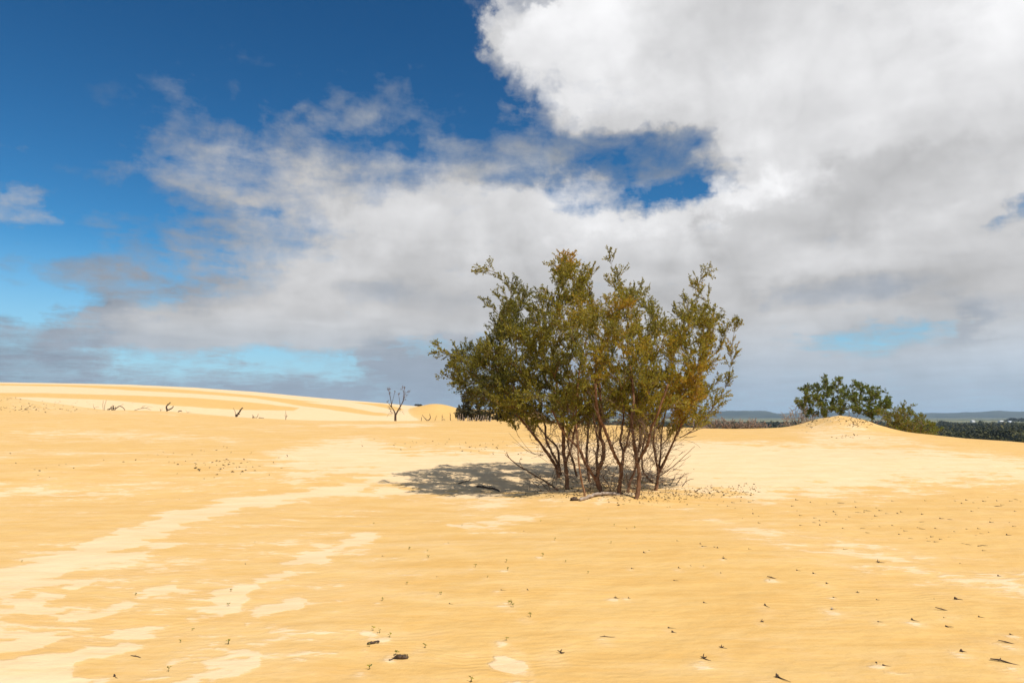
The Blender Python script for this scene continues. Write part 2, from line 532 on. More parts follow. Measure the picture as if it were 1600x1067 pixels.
def sand_material():
    m, b, out = new_mat('dune_sand')
    geo = b.n('ShaderNodeNewGeometry')
    P = geo.outputs['Position']
    at_ = b.n('ShaderNodeAttribute', attribute_name='dry')
    dry = at_.outputs['Fac']
    x, y, z = b.sep(P)
    r = b.m('SQRT', b.m('ADD', b.m('MULTIPLY', x, x), b.m('MULTIPLY', y, y)))
    # edges of the dry sand drawn out by the wind along x
    S1 = b.vm('MULTIPLY', P, (0.55, 1.5, 0))
    S2 = b.vm('MULTIPLY', P, (2.6, 6.0, 0))
    S3 = b.vm('MULTIPLY', P, (0.16, 0.5, 0))
    a1, _ = b.noise(S1, 1.6, 5, .58, .3)
    a2, _ = b.noise(S2, 1.7, 5, .62, .2)
    a3, _ = b.noise(S3, 1.0, 4, .55, .0)
    near = b.mr(r, 40, 90, 1, 0.25)
    e = b.m('ADD', b.m('MULTIPLY', b.m('SUBTRACT', a1, .5), 1.05), b.m('MULTIPLY', b.m('SUBTRACT', a2, .5), .85))
    e = b.m('MULTIPLY', e, near)
    f = b.m('ADD', dry, e)
    fac = b.mr(f, .42, .58, 0, 1, smooth=True)
    soft = b.mr(b.m('ADD', f, b.m('MULTIPLY', b.m('SUBTRACT', a3, .5), .5)), .02, .75, 0, .40, smooth=True)
    gap, _ = b.noise(b.vm('MULTIPLY', P, (1.0, 7.0, 0)), 1.3, 6, .66, .4)
    fac = b.m('MULTIPLY', fac, b.mr(gap, .34, .50, .72, 1.0, smooth=True))
    fac = b.m('MAXIMUM', fac, soft)
    # mottling inside both sands
    v1, _ = b.noise(b.vm('MULTIPLY', P, (.7, 2.4, 0)), 1.0, 6, .6)
    v2, _ = b.noise(b.vm('MULTIPLY', P, (3.0, 16.0, 0)), 1.0, 4, .6, .5)
    gr, _ = b.noise(P, 260.0, 2, .7)
    vm_ = b.m('ADD', b.m('MULTIPLY', v1, .6), b.m('MULTIPLY', v2, .4))
    gold = b.mix(b.mr(vm_, .36, .62, 0, 1, smooth=True), GOLD_D, GOLD)
    pale = b.mix(b.mr(v1, .35, .65, 0, 1), (0.69, 0.49, 0.27), PALE)
    col = b.mix(fac, gold, pale)
    col = b.mix(1.0, col, b.mix(b.mr(gr, .3, .7, 0, 1), (.93, .93, .93), (1.05, 1.05, 1.05)), 'MULTIPLY')
    # relief: wind ripples, dimples, grains
    wob, _ = b.noise(P, .9, 3, .5)
    Pw = b.comb(b.m('MULTIPLY', x, .35), b.m('ADD', y, b.m('MULTIPLY', wob, .9)), 0.0)
    w = b.n('ShaderNodeTexWave', wave_type='BANDS', bands_direction='Y', wave_profile='SIN')
    b.put(w.inputs['Vector'], Pw)
    w.inputs['Scale'].default_value = 3.4
    w.inputs['Distortion'].default_value = 3.0
    w.inputs['Detail'].default_value = 3
    w.inputs['Detail Scale'].default_value = 1.6
    patch, _ = b.noise(P, .35, 3, .5)
    wamp = b.m('MULTIPLY', b.mr(patch, .40, .62, .15, 1.0, smooth=True), b.mr(fac, 0, 1, 1.0, .45))
    d1, _ = b.noise(b.vm('MULTIPLY', P, (1, 1.5, 0)), 2.6, 5, .55)
    d2, _ = b.noise(P, 34.0, 3, .6)
    hgt = b.m('ADD', b.m('MULTIPLY', b.m('MULTIPLY', w.outputs['Fac'], wamp), .0042), b.m('MULTIPLY', d1, .045))
    hgt = b.m('ADD', hgt, b.m('MULTIPLY', d2, .0022))
    hgt = b.m('ADD', hgt, b.m('MULTIPLY', b.mr(f, .34, .66, 0, 1, smooth=True), .010))
    bp = b.n('ShaderNodeBump')
    bp.inputs['Strength'].default_value = .75
    bp.inputs['Distance'].default_value = 1.0
    b.put(bp.inputs['Height'], hgt)
    bsdf(b, out, col, .92, .12, bp.outputs[0])
    return m


def bark_material(name, c0, c1, scale=30, rough=.9):
    m, b, out = new_mat(name)
    tc = b.n('ShaderNodeTexCoord')
    P = b.vm('MULTIPLY', tc.outputs['Object'], (1, 1, .28))
    n1, _ = b.noise(P, scale, 5, .65)
    n2, _ = b.noise(tc.outputs['Object'], scale * .18, 3, .5)
    f = b.m('ADD', b.m('MULTIPLY', n1, .65), b.m('MULTIPLY', n2, .35))
    col = b.mix(b.mr(f, .36, .64, 0, 1), c0, c1)
    bp = b.n('ShaderNodeBump')
    bp.inputs['Strength'].default_value = .6
    bp.inputs['Distance'].default_value = .012
    b.put(bp.inputs['Height'], n1)
    bsdf(b, out, col, rough, .2, bp.outputs[0])
    return m


def leaf_material(name, stops, transl=.32, rough=.5, spec=.35):
    m, b, out = new_mat(name)
    a = b.n('ShaderNodeAttribute', attribute_name='tint')
    r = b.n('ShaderNodeValToRGB')
    cr = r.color_ramp
    while len(cr.elements) < len(stops):
        cr.elements.new(.5)
    for e, (p, c) in zip(cr.elements, stops):
        e.position = p
    for e, (p, c) in zip(cr.elements, stops):
        e.color = (*c, 1)
    b.t.links.new(a.outputs['Fac'], r.inputs[0])
    p = bsdf(b, None, r.outputs[0], rough, spec)
    tr = b.n('ShaderNodeBsdfTranslucent')
    tcol = b.mix(1.0, r.outputs[0], (1.25, 1.15, .55), 'MULTIPLY')
    b.put(tr.inputs[0], tcol)
    mx = b.n('ShaderNodeMixShader')
    mx.inputs[0].default_value = transl
    b.t.links.new(p.outputs[0], mx.inputs[1]); b.t.links.new(tr.outputs[0], mx.inputs[2])
    b.t.links.new(mx.outputs[0], out.inputs[0])
    return m


def flat_noise_material(name, c0, c1, scale, rough=.9, detail=4):
    m, b, out = new_mat(name)
    geo = b.n('ShaderNodeNewGeometry')
    n, _ = b.noise(geo.outputs['Position'], scale, detail, .6)
    bsdf(b, out, b.mix(b.mr(n, .38, .62, 0, 1), c0, c1), rough, .15)
    return m


M_SAND = sand_material()
M_BARK = bark_material('tea_tree_bark', (.075, .034, .016), (.27, .145, .078))
M_BARK2 = bark_material('reddish_bark', (.16, .075, .035), (.33, .18, .09))
M_TWIG = bark_material('twig_bark', (.10, .062, .042), (.24, .16, .11), 40)
M_DEAD = bark_material('dead_wood', (.030, .020, .015), (.12, .08, .055), 25)
M_GREY = bark_material('bleached_wood', (.22, .165, .125), (.46, .37, .29), 25)
M_LEAF = leaf_material('tea_tree_leaf', [(0, (.045, .056, .011)), (.3, (.115, .120, .017)), (.55, (.215, .195, .022)), (.8, (.35, .31, .028)), (1, (.44, .26, .024))], .40)
M_LEAF2 = leaf_material('coastal_shrub_leaf', [(0, (.034, .058, .011)), (.4, (.100, .138, .017)), (.75, (.21, .24, .024)), (1, (.26, .18, .03))], .4)
M_LEAF3 = leaf_material('grey_shrub_leaf', [(0, (.022, .022, .009)), (.5, (.062, .056, .022)), (1, (.12, .10, .045))], .15)
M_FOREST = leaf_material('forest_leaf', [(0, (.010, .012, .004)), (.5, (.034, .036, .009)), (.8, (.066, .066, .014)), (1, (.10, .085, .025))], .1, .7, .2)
M_PALEW = bark_material('weathered_brush', (.17, .115, .085), (.38, .28, .21), 25)
M_LITTER = bark_material('litter', (.05, .034, .02), (.16, .11, .05), 60)
M_SEED = leaf_material('seedling_leaf', [(0, (.09, .11, .012)), (1, (.34, .30, .02))], .3)

# ------------------------------------------------------------------ sand dunes
# outlines of the dry pale sand and, beyond the ridge, of the damp golden bands
PALE_POLY = [
    ([(470, 692), (560, 684), (640, 700), (760, 704), (900, 690), (1080, 690), (1250, 694), (1400, 700), (1600, 716), (1700, 730), (1700, 752), (1500, 757), (1300, 776), (1180, 782), (1060, 762), (880, 772), (760, 786), (640, 770), (560, 752), (450, 742), (420, 712)], .80, .06),
    ([(660, 768), (560, 757), (420, 768), (300, 792), (240, 812), (120, 855), (0, 893), (-150, 935), (-150, 985), (0, 935), (60, 918), (160, 876), (260, 834), (330, 806), (440, 784), (560, 774)], 1.0),
    ([(150, 905), (0, 950), (-120, 985), (-120, 1000), (0, 975), (100, 940)], .9),
    ([(570, 833), (520, 848), (470, 862), (440, 880), (500, 884), (530, 866), (590, 843)], .9),
    ([(470, 884), (400, 905), (340, 935), (300, 960), (350, 952), (400, 920), (450, 898)], .9),
    ([(470, 930), (420, 945), (385, 975), (430, 962), (470, 948)], .82),
    ([(270, 915), (160, 955), (60, 985), (-60, 1012), (-60, 1030), (40, 1010), (140, 975), (230, 935)], .88),
    ([(262, 980), (180, 1000), (110, 1022), (0, 1030), (-80, 1044), (-80, 1075), (60, 1062), (150, 1040), (210, 1010)], .86),
    ([(410, 1012), (350, 1025), (300, 1050), (250, 1080), (330, 1080), (400, 1040)], .62),
    ([(360, 990), (310, 1010), (225, 1050), (240, 1056), (330, 1020)], .66),
    ([(250, 845), (170, 875), (110, 890), (150, 896), (230, 870), (290, 850)], .66),
    ([(215, 905), (150, 920), (100, 935), (160, 930), (225, 915)], .6),
    ([(860, 800), (780, 806), (700, 818), (730, 826), (800, 824), (850, 810)], .60),
    ([(1080, 800), (1140, 812), (1230, 828), (1350, 850), (1480, 880), (1620, 905), (1750, 930), (1750, 985), (1600, 945), (1480, 915), (1350, 885), (1230, 858), (1150, 835)], .62, .05),
    ([(775, 1030), (820, 1030), (830, 1050), (790, 1052)], .95),
    ([(0, 762), (120, 756), (150, 764), (60, 776), (-40, 780)], .6),
    ([(-40, 674), (150, 668), (260, 676), (420, 690), (250, 690), (60, 684)], .60, .05),
    ([(60, 616), (160, 641), (240, 644), (330, 644), (420, 656), (330, 650), (200, 650), (80, 648), (0, 640), (0, 622)], .45),
    ([(480, 662), (640, 661), (700, 663), (640, 668), (500, 667)], .6),
    ([(930, 772), (985, 776), (985, 790), (930, 790)], .66),
    ([(1240, 672), (1280, 655), (1340, 655), (1420, 684), (1500, 702), (1350, 705), (1250, 694)], .60, .06),
    ([(1460, 736), (1600, 738), (1600, 746), (1480, 745)], .6),
]
GOLD_FAR = [
    [(-150, 599), (0, 599.5), (100, 601), (200, 604), (320, 611), (440, 622), (520, 630), (430, 626), (300, 615), (200, 610), (100, 604), (0, 602.5), (-150, 602)],
    [(-150, 612), (0, 613.5), (150, 616), (250, 619), (330, 623), (420, 631), (470, 637), (460, 642), (400, 641), (320, 638), (250, 633), (160, 625), (60, 621.5), (0, 621), (-150, 620)],
    [(370, 615.5), (470, 627), (540, 635.5), (600, 645), (618, 650), (590, 650), (520, 641), (440, 629), (400, 623)],
    [(545, 628), (600, 631), (660, 634), (700, 636), (760, 640), (760, 660), (700, 657), (660, 648), (600, 637)],
]


def sdf_poly(pu, pv, poly):
    n = len(poly)
    dmin = np.full(pu.shape, 1e9); inside = np.zeros(pu.shape, bool)
    for i in range(n):
        ax, ay = poly[i]; bx, by = poly[(i + 1) % n]
        ex, ey = bx - ax, by - ay
        L = ex * ex + ey * ey + 1e-12
        t = np.clip(((pu - ax) * ex + (pv - ay) * ey) / L, 0, 1)
        dmin = np.minimum(dmin, np.hypot(pu - ax - t * ex, pv - ay - t * ey))
        c = ((ay > pv) != (by > pv)) & (pu < (bx - ax) * (pv - ay) / (by - ay + 1e-12) + ax)
        inside ^= c
    return np.where(inside, dmin, -dmin)


DIMPLES = []     # (x, y, size) little tails of pale sand beside the seedlings, filled in further down


def build_dunes():
    th_f = np.linspace(-math.radians(45), math.radians(45), 661)
    th_b = np.linspace(math.radians(45), 2 * math.pi - math.radians(45), 61)[1:-1]
    th = np.concatenate([th_f, th_b])
    rr = np.concatenate([np.exp(np.linspace(math.log(.02), math.log(2.6), 24))[:-1],
                         np.exp(np.linspace(math.log(2.6), math.log(70), 400)),
                         np.exp(np.linspace(math.log(70), math.log(430), 150))[1:]])
    T, Rr = np.meshgrid(th, rr, indexing='ij')
    X = Rr * np.sin(T); Y = Rr * np.cos(T)
    Z = H(X.ravel(), Y.ravel()).reshape(X.shape)
    nt, nr = X.shape
    idx = np.arange(nt * nr).reshape(nt, nr)
    nxt = np.roll(idx, -1, axis=0)
    Fq = np.stack([idx[:, :-1], idx[:, 1:], nxt[:, 1:], nxt[:, :-1]], -1).reshape(-1, 4)
    V = np.stack([X, Y, Z], -1).reshape(-1, 3)
    # dry-sand field
    K = 5.0
    pu = T.ravel(); pv = np.log(Rr.ravel()) / K
    yy = Y.ravel(); xx = X.ravel()
    Rl = np.interp(xx, _gx, _gR)
    beyond = sst(1.0, 6.0, yy - Rl)
    dry = .12 + .20 * sst(.15, -.35, pu) * sst(0, .3, np.cos(pu))
    dry = dry + .34 * fbm(xx * .22, yy * .5, 4, 21) * np.clip(1.2 - Rr.ravel() / 60, 0.2, 1)
    front = np.cos(pu) > .5
    for poly, lev, *sf in PALE_POLY:
        q = []
        for px, py in poly:
            g = ground(px, py)
            q.append((math.atan2(g.x, g.y), math.log(math.hypot(g.x, g.y)) / K))
        s = np.full(pu.shape, -9.)
        s[front] = sdf_poly(pu[front], pv[front], q)
        sf = sf[0] if sf else .014
        s = s + (0.014 * fbm(pu * 26 + pv * 60, pv * 150, 4, 51) + .012 * fbm(xx * 2.2, yy * 3.5, 3, 52)) * (1 if sf < .03 else 1.6)
        w = sst(-sf, sf * .8, s)
        dry = np.maximum(dry, w * lev)
    far = np.full(pu.shape, .92)
    for poly in GOLD_FAR:
        q = []
        for px, py in poly:
            d = px_dir(px, py)
            # the bands lie on the far dune: step along the sight line from behind the ridge
            ys = np.linspace(66, 230, 1500)
            x_ = d[0] / d[1] * ys
            k = np.argmax(H(x_, ys) >= CAMZ + d[2] / d[1] * ys)
            if k == 0:
                k = int(np.argmax(H(x_, ys) - (CAMZ + d[2] / d[1] * ys)))
            q.append((math.atan2(x_[k], ys[k]), math.log(math.hypot(x_[k], ys[k])) / K))
        s = np.full(pu.shape, -9.)
        fm = front & (yy > 50)
        s[fm] = sdf_poly(pu[fm], pv[fm], q)
        far = np.minimum(far, 1 - .9 * sst(-.005, .006, s))
    wedge = sst((615 - CX) / F, (690 - CX) / F, xx / np.maximum(yy, 1)) * (1 - sst((900 - CX) / F, (1000 - CX) / F, xx / np.maximum(yy, 1)))
    far = np.minimum(far, 1 - .85 * wedge)
    bump = np.exp(-((xx + 11.4) / 3.4) ** 2 - ((yy - 104) / 9.) ** 2)
    far = far * (1 - .85 * sst(.05, .5, bump))
    dry = dry * (1 - beyond) + far * beyond
    for (dx, dy, sz) in DIMPLES:
        k = np.exp(-((xx - dx + sz * .5) / (sz * 1.2)) ** 2 - ((yy - dy + sz * 1.1) / (sz * 1.9)) ** 2)
        dry = np.maximum(dry, .50 * k)
    o = link('sand_dunes', mesh('sand_dunes', V, Fq[:, ::-1], M_SAND, True, {'dry': ('POINT', dry)}))
    tag(o, kind='structure')
    return o

# ------------------------------------------------------------------ foliage tools
def leaves_mesh(name, P, Dv, size, mat, tint, wid=.42, fold=.25):
    """one folded leaf (two triangles) per point"""
    n = len(P)
    Dv = Dv / (np.linalg.norm(Dv, axis=1, keepdims=True) + 1e-9)
    rnd = rng.normal(size=(n, 3))
    S = np.cross(Dv, rnd); S /= (np.linalg.norm(S, axis=1, keepdims=True) + 1e-9)
    Nn = np.cross(S, Dv)
    sz = np.asarray(size).reshape(-1, 1) * np.ones((n, 1))
    b0 = P
    mid = P + Dv * sz * .5
    V = np.empty((n, 4, 3), np.float32)
    V[:, 0] = b0
    V[:, 1] = mid + S * sz * wid * .5 + Nn * sz * fold * .5
    V[:, 2] = P + Dv * sz
    V[:, 3] = mid - S * sz * wid * .5 + Nn * sz * fold * .5
    i = np.arange(n) * 4
    T = np.stack([np.stack([i, i + 1, i + 2], -1), np.stack([i, i + 2, i + 3], -1)], 1).reshape(-1, 3)
    return mesh(name, V.reshape(-1, 3), T, mat, False, {'tint': ('POINT', np.repeat(np.clip(tint, 0, 1), 4))})


def twig_mesh(name, A, B, r0, r1, mat):
    """three-sided straight twigs, all of one thing"""
    n = len(A)
    d = B - A
    d = d / (np.linalg.norm(d, axis=1, keepdims=True) + 1e-9)
    s = np.cross(d, rng.normal(size=(n, 3))); s /= (np.linalg.norm(s, axis=1, keepdims=True) + 1e-9)
    t = np.cross(d, s)
    mid = (A + B) / 2 + s * np.linalg.norm(B - A, axis=1, keepdims=True) * .06
    V = np.empty((n, 9, 3), np.float32)
    for k in range(3):
        w = 2 * math.pi * k / 3
        q = s * math.cos(w) + t * math.sin(w)
        V[:, k] = A + q * r0
        V[:, 3 + k] = mid + q * (r0 * .6 + r1 * .4)
        V[:, 6 + k] = B + q * r1
    base = np.arange(n)[:, None] * 9
    quads = []
    for lvl in (0, 3):
        for k in range(3):
            k2 = (k + 1) % 3
            quads.append(base + np.array([[lvl + k, lvl + k2, lvl + 3 + k2, lvl + 3 + k]]))
    return mesh(name, V.reshape(-1, 3), np.concatenate(quads, 0), mat, True)


class Grower:
    """stems given by hand; branch tips joined one by one to the nearest fitting node"""
    def __init__(s, seed=1):
        s.P = np.zeros((0, 3)); s.pl = np.zeros(0); s.root = np.zeros(0, int); s.dir = np.zeros((0, 3)); s.rad = np.zeros(0)
        s.branches = []      # (root, pts, radii, leafy)
        s.own = np.zeros(0, int); s.par = []; s.cap = []
        s.r = random.Random(seed)

    def _push(s, pts, root, pl0, rads, own=-1):
        q = np.array([list(p) for p in pts])
        d = np.gradient(q, axis=0)
        d /= (np.linalg.norm(d, axis=1, keepdims=True) + 1e-9)
        L = np.concatenate([[0], np.cumsum(np.linalg.norm(np.diff(q, axis=0), axis=1))]) + pl0
        s.P = np.vstack([s.P, q]); s.pl = np.append(s.pl, L); s.root = np.append(s.root, np.full(len(q), root))
        s.dir = np.vstack([s.dir, d]); s.rad = np.append(s.rad, rads)
        s.own = np.append(s.own, np.full(len(q), own))

    def stem(s, pts, root, rads, from_frac=.45):
        k = int(len(pts) * from_frac)
        s._push(pts[k:], root, 0.0, rads[k:])

    def tip(s, T, leafy=True, kpl=.28, kdown=1.6, arch=.12, thick=1.0, jit=.05):
        T = np.array(T)
        v = T - s.P
        d = np.linalg.norm(v, axis=1) + 1e-6
        align = (v * s.dir).sum(1) / d
        cost = d * (1.25 - .35 * align) + kpl * s.pl + kdown * np.maximum(0, s.P[:, 2] - T[2] + .1)
        k = int(np.argmin(cost))
        a = Vector(s.P[k]); b_ = Vector(T); L = (b_ - a).length
        if L < .12:
            return
        c = a + Vector(s.dir[k]) * L * .38 + Vector((0, 0, arch * L))
        n = max(4, int(L / .14))
        pts = []
        for i in range(n + 1):
            t = i / n
            p = a * (1 - t) ** 2 + c * 2 * t * (1 - t) + b_ * t * t
            if 0 < i < n:
                p += Vector((s.r.gauss(0, 1), s.r.gauss(0, 1), s.r.gauss(0, 1))) * jit * L * .25
            pts.append(p)
        r0 = min(s.rad[k] * .8, (.0045 + .0075 * L) * thick)
        rads = taper(n + 1, r0, min(r0, .0028 * thick))
        s.par.append(int(s.own[k])); s.cap.append(float(s.rad[k]))
        s.branches.append((int(s.root[k]), pts, rads, leafy))
        s._push(pts[1:], int(s.root[k]), s.pl[k], rads[1:], len(s.branches) - 1)

    def thicken(s, c=.0042, e=.5, tip=.0024):
        """branches that carry more of the crown are thicker"""
        n = len(s.branches)
        load = [1.0] * n
        for i in range(n - 1, -1, -1):
            if s.par[i] >= 0:
                load[s.par[i]] += load[i]
        start = [0] * n
        for i in range(n):
            lim = start[s.par[i]] * .85 if s.par[i] >= 0 else s.cap[i] * .85
            start[i] = min(lim, c * load[i] ** e)
            b_ = s.branches[i]
            s.branches[i] = (b_[0], b_[1], taper(len(b_[1]), start[i], min(start[i], tip), .8), b_[3])


def foliage_from(branches, twig_step=.075, twig_len=(.14, .40), leaf_step=.017, leaf=.024, start=.3, up=.35, clump=1.0, subs=0):
    """twigs and leaf points along leafy branches"""
    A, B, LP, LD = [], [], [], []
    r = rng
    for _, pts, rads, leafy in branches:
        if not leafy:
            continue
        q = np.array([list(p) for p in pts])
        seg = np.diff(q, axis=0); sl = np.linalg.norm(seg, axis=1)
        cum = np.concatenate([[0], np.cumsum(sl)]); L = cum[-1]
        n = max(2, int(L * (1 - start) / twig_step))
        for s_ in np.sort(r.uniform(start, 1.0, n)) * L:
            k = min(len(sl) - 1, int(np.searchsorted(cum, s_) - 1)); k = max(k, 0)
            p = q[k] + seg[k] * ((s_ - cum[k]) / (sl[k] + 1e-9))
            bd = seg[k] / (sl[k] + 1e-9)
            perp = np.cross(bd, r.normal(size=3)); perp /= np.linalg.norm(perp) + 1e-9
            d = .78 * bd + .62 * perp + np.array([0, 0, up])
            d /= np.linalg.norm(d)
            ln = r.uniform(*twig_len) * (1.08 - .62 * s_ / L)
            A.append(p); B.append(p + d * ln)
        # leaves on the branch end itself
        m = int(L * .4 / leaf_step)
        ss = r.uniform(.6, 1.0, m) * L
        for s_ in ss:
            k = max(0, min(len(sl) - 1, int(np.searchsorted(cum, s_) - 1)))
            LP.append(q[k] + seg[k] * ((s_ - cum[k]) / (sl[k] + 1e-9))); LD.append(seg[k] / (sl[k] + 1e-9))
    A = np.array(A); B = np.array(B)
    if subs:
        d = B - A; ln = np.linalg.norm(d, axis=1)
        k = np.repeat(np.arange(len(A)), subs)
        f = r.uniform(.25, .95, len(k))
        a2 = A[k] + d[k] * f[:, None]
        rv = r.normal(size=(len(k), 3))
        d2 = d[k] / ln[k][:, None] * .7 + rv * .45 + np.array([0, 0, up * .7])
        d2 /= np.linalg.norm(d2, axis=1, keepdims=True)
        b2 = a2 + d2 * (ln[k] * r.uniform(.3, .65, len(k)) * (1.15 - .6 * f))[:, None]
        A = np.vstack([A, a2]); B = np.vstack([B, b2])
    d = B - A; ln = np.linalg.norm(d, axis=1)
    cnt = np.maximum(2, (ln / leaf_step * r.uniform(.5, 1.35, len(ln)) * clump)).astype(int)
    rep = np.repeat(np.arange(len(A)), cnt)
    t = 1 - r.uniform(0, 1, len(rep)) ** 1.25 * .92
    P = A[rep] + d[rep] * t[:, None]
    P += r.normal(size=P.shape) * leaf * .18
    Dv = d[rep] / ln[rep][:, None]
    if LP:
        P = np.vstack([P, np.array(LP)]); Dv = np.vstack([Dv, np.array(LD)])
    rv = r.normal(size=P.shape)
    Dv = Dv * .75 + rv * .60 + np.array([0, 0, .12])
    return A, B, P, Dv

# ================================================================== small things on the sand: positions first (their lee tails shape the sand)
def g2(px, py):
    return ground(px, py)


# --- dead twig stubs and seedlings one can tell apart (px, py, size in m, kind, label)
NEAR = [
    (1195, 946, .10, 'stub', 'dark twig stub with long thin tail, left of the pale chip stub'),
    (1300, 952, .10, 'chip', 'twig stub with a pale broken chip standing on its top'),
    (1425, 969, .09, 'stub', 'stout dark twig stub on golden sand below the pale band at right'),
    (1476, 954, .12, 'lying', 'long thin twig lying on the sand near the right side'),
    (1475, 965, .06, 'stub', 'small stub just below the long thin lying twig'),
    (1242, 1003, .0, 'stub', ''),
    (1127, 1012, .10, 'fork', 'forked dark twig stub in the foreground right of centre'),
    (1098, 1030, .10, 'fork', 'low three-pronged twig stub in the bottom foreground right of centre'),
    (1214, 1058, .12, 'stub', 'dark twig stub at the very bottom edge right of centre'),
    (1503, 1019, .09, 'stub', 'twig stub with a thin tail, alone in the bottom right foreground'),
    (1574, 1036, .14, 'lying', 'long dark twig lying near the bottom right corner'),
    (1370, 1036, .07, 'stub', 'left of two close stubs in the bottom right foreground'),
    (1381, 1040, .07, 'stub', 'right of two close stubs in the bottom right foreground'),
    (1579, 992, .07, 'stub', 'small stub near the right edge above a lying twig'),
    (1577, 1005, .10, 'lying', 'short pale brown twig lying by the right edge'),
    (1292, 912, .09, 'stub', 'thick short stub below the pale sand band right of centre'),
    (1208, 904, .08, 'lying', 'short dark twig lying beside a tiny stub right of centre'),
    (1202, 906, .05, 'stub', 'tiny stub touching a short dark lying twig right of centre'),
    (1126, 895, .08, 'stub', 'dark stub alone on golden sand below the big shrub, right'),
    (1060, 887, .07, 'stub', 'leftmost of three small stubs in a row below the big shrub'),
    (1079, 884, .06, 'stub', 'middle of three small stubs in a row below the big shrub'),
    (1099, 884, .05, 'stub', 'rightmost of three small stubs in a row below the big shrub'),
    (875, 1021, .11, 'fork', 'dark three-pronged twig with a tail right of the bright pale sand patch'),
    (961, 935, .07, 'fork', 'left of two dark twigs close together below the big shrub'),
    (982, 935, .05, 'stub', 'right of two dark twigs close together below the big shrub'),
    (178, 1058, .08, 'stub', 'dark stub at the bottom edge, bottom left of the picture'),
    (212, 1027, .08, 'lying', 'thin dark twig lying beside pale sand at bottom left'),
    (664, 1012, .09, 'seedling', 'upright green seedling right of the cone-like brown debris'),
    (583, 985, .07, 'seedling', 'yellow green seedling topmost of three in a slanting row'),
    (593, 989, .07, 'seedling', 'curled green seedling, middle of three in a slanting row'),
    (609, 996, .07, 'seedling', 'thin seedling, lowest of three in a slanting row'),
    (577, 1011, .05, 'seedling', 'tiny seedling beside the dark twig lying above the brown debris'),
    (619, 1024, .08, 'seedling', 'yellow seedling standing right behind the brown debris'),
    (577, 1046, .08, 'seedling', 'thin seedling alone below left of the brown debris'),
    (737, 1066, .09, 'seedling', 'curved seedling cut by the bottom edge near centre'),
    (791, 1001, .07, 'seedling', 'small dark seedling above the bright pale sand patch'),
    (949, 995, .08, 'lying', 'thin slanting twig lying in the foreground right of centre'),
    (798, 944, .09, 'seedling', 'tallest seedling of a tight cluster of three below the shrub'),
    (802, 949, .07, 'seedling', 'lowest seedling of a tight cluster of three below the shrub'),
    (795, 941, .05, 'seedling', 'smallest seedling of a tight cluster of three below the shrub'),
    (829, 964, .08, 'seedling', 'seedling with two yellow leaf tips below the three-seedling cluster'),
    (783, 922, .08, 'stub', 'dark stub with a pale sand tail above the three-seedling cluster'),
    (824, 922, .07, 'stub', 'thin stub right of another stub, above the three-seedling cluster'),
    (357, 1007, .08, 'seedling', 'thin dark seedling on pale streaked sand at lower left'),
    (211, 930, .07, 'seedling', 'yellow seedling between the pale sand streaks at left'),
    (361, 924, .07, 'seedling', 'yellow seedling beside the middle pale sand streak at left'),
    (281, 1004, .06, 'seedling', 'tiny seedling at lower left between pale sand streaks'),
    (597, 939, .07, 'seedling', 'small green seedling alone at centre left of the foreground'),
    (724, 857+25, .0, 'seedling', ''),
    (848, 869, .08, 'seedling', 'dark leafy seedling alone below the buried log'),
    (791, 878, .08, 'seedling', 'two-tiered seedling directly above the seedling cluster below the shrub'),
    (793, 891, .07, 'seedling', 'seedling just below the two-tiered seedling, below the shrub'),
    (743, 886, .08, 'seedling', 'thin upright seedling left of the two-tiered seedling'),
    (669, 871, .08, 'seedling', 'upper left seedling of the sparse seedlings left of centre'),
]
NEAR = [n for n in NEAR if n[2] > 0]
# sparse tiny ones that nothing tells apart: foreground centre and left
SPARSE = [(584, 818), (722, 822), (640, 858), (818, 830), (867, 844), (884, 878), (682, 901), (636, 913), (689, 929),
          (702, 944), (762, 902), (919, 896), (987, 889), (34, 878), (358, 947), (383, 881), (584, 813 + 5), (398, 848), (280, 780),
          (639, 858), (668, 861), (597, 869), (301, 985), (263, 1050), (1045, 1022 - 40), (920, 812), (960, 822), (979, 826), (991, 825), (845, 815), (700, 848), (955, 849)]
# stubs on the golden sand right of the shrub, between the shrub and the pale band
MIDR = [(1130, 873), (1054, 907), (1100, 942), (1319, 858), (1372, 879), (1246, 891), (1271, 896), (1058, 845), (1094, 850), (1098, 854),
        (1116, 855), (1121, 856), (1014, 860), (1006, 864), (1170, 858), (1303, 934), (1339, 926), (1370, 937), (1373, 972), (1480, 980), (1460, 936), (1494, 937),
        (1530, 964), (1051, 988), (1190, 972), (1160, 810), (1185, 817), (1250, 821), (1500, 880), (1560, 900)]
_r = random.Random(5)
FIELD = []
while len(FIELD) < 112:
    px = _r.uniform(1130, 1640); py = _r.uniform(770, 866)
    lo = 772 + (1640 - px) * .012; hi = 800 + (px - 1130) * .15
    if lo < py < hi and all(abs(px - a) + 2 * abs(py - b_) > 9 for a, b_ in FIELD):
        FIELD.append((px, py))

for px, py, sz, kd, lb in NEAR:
    g = g2(px, py)
    DIMPLES.append((g.x, g.y, max(.05, sz)))
for px, py in SPARSE[::2] + MIDR[::3]:
    g = g2(px, py)
    DIMPLES.append((g.x, g.y, .05))

build_dunes()

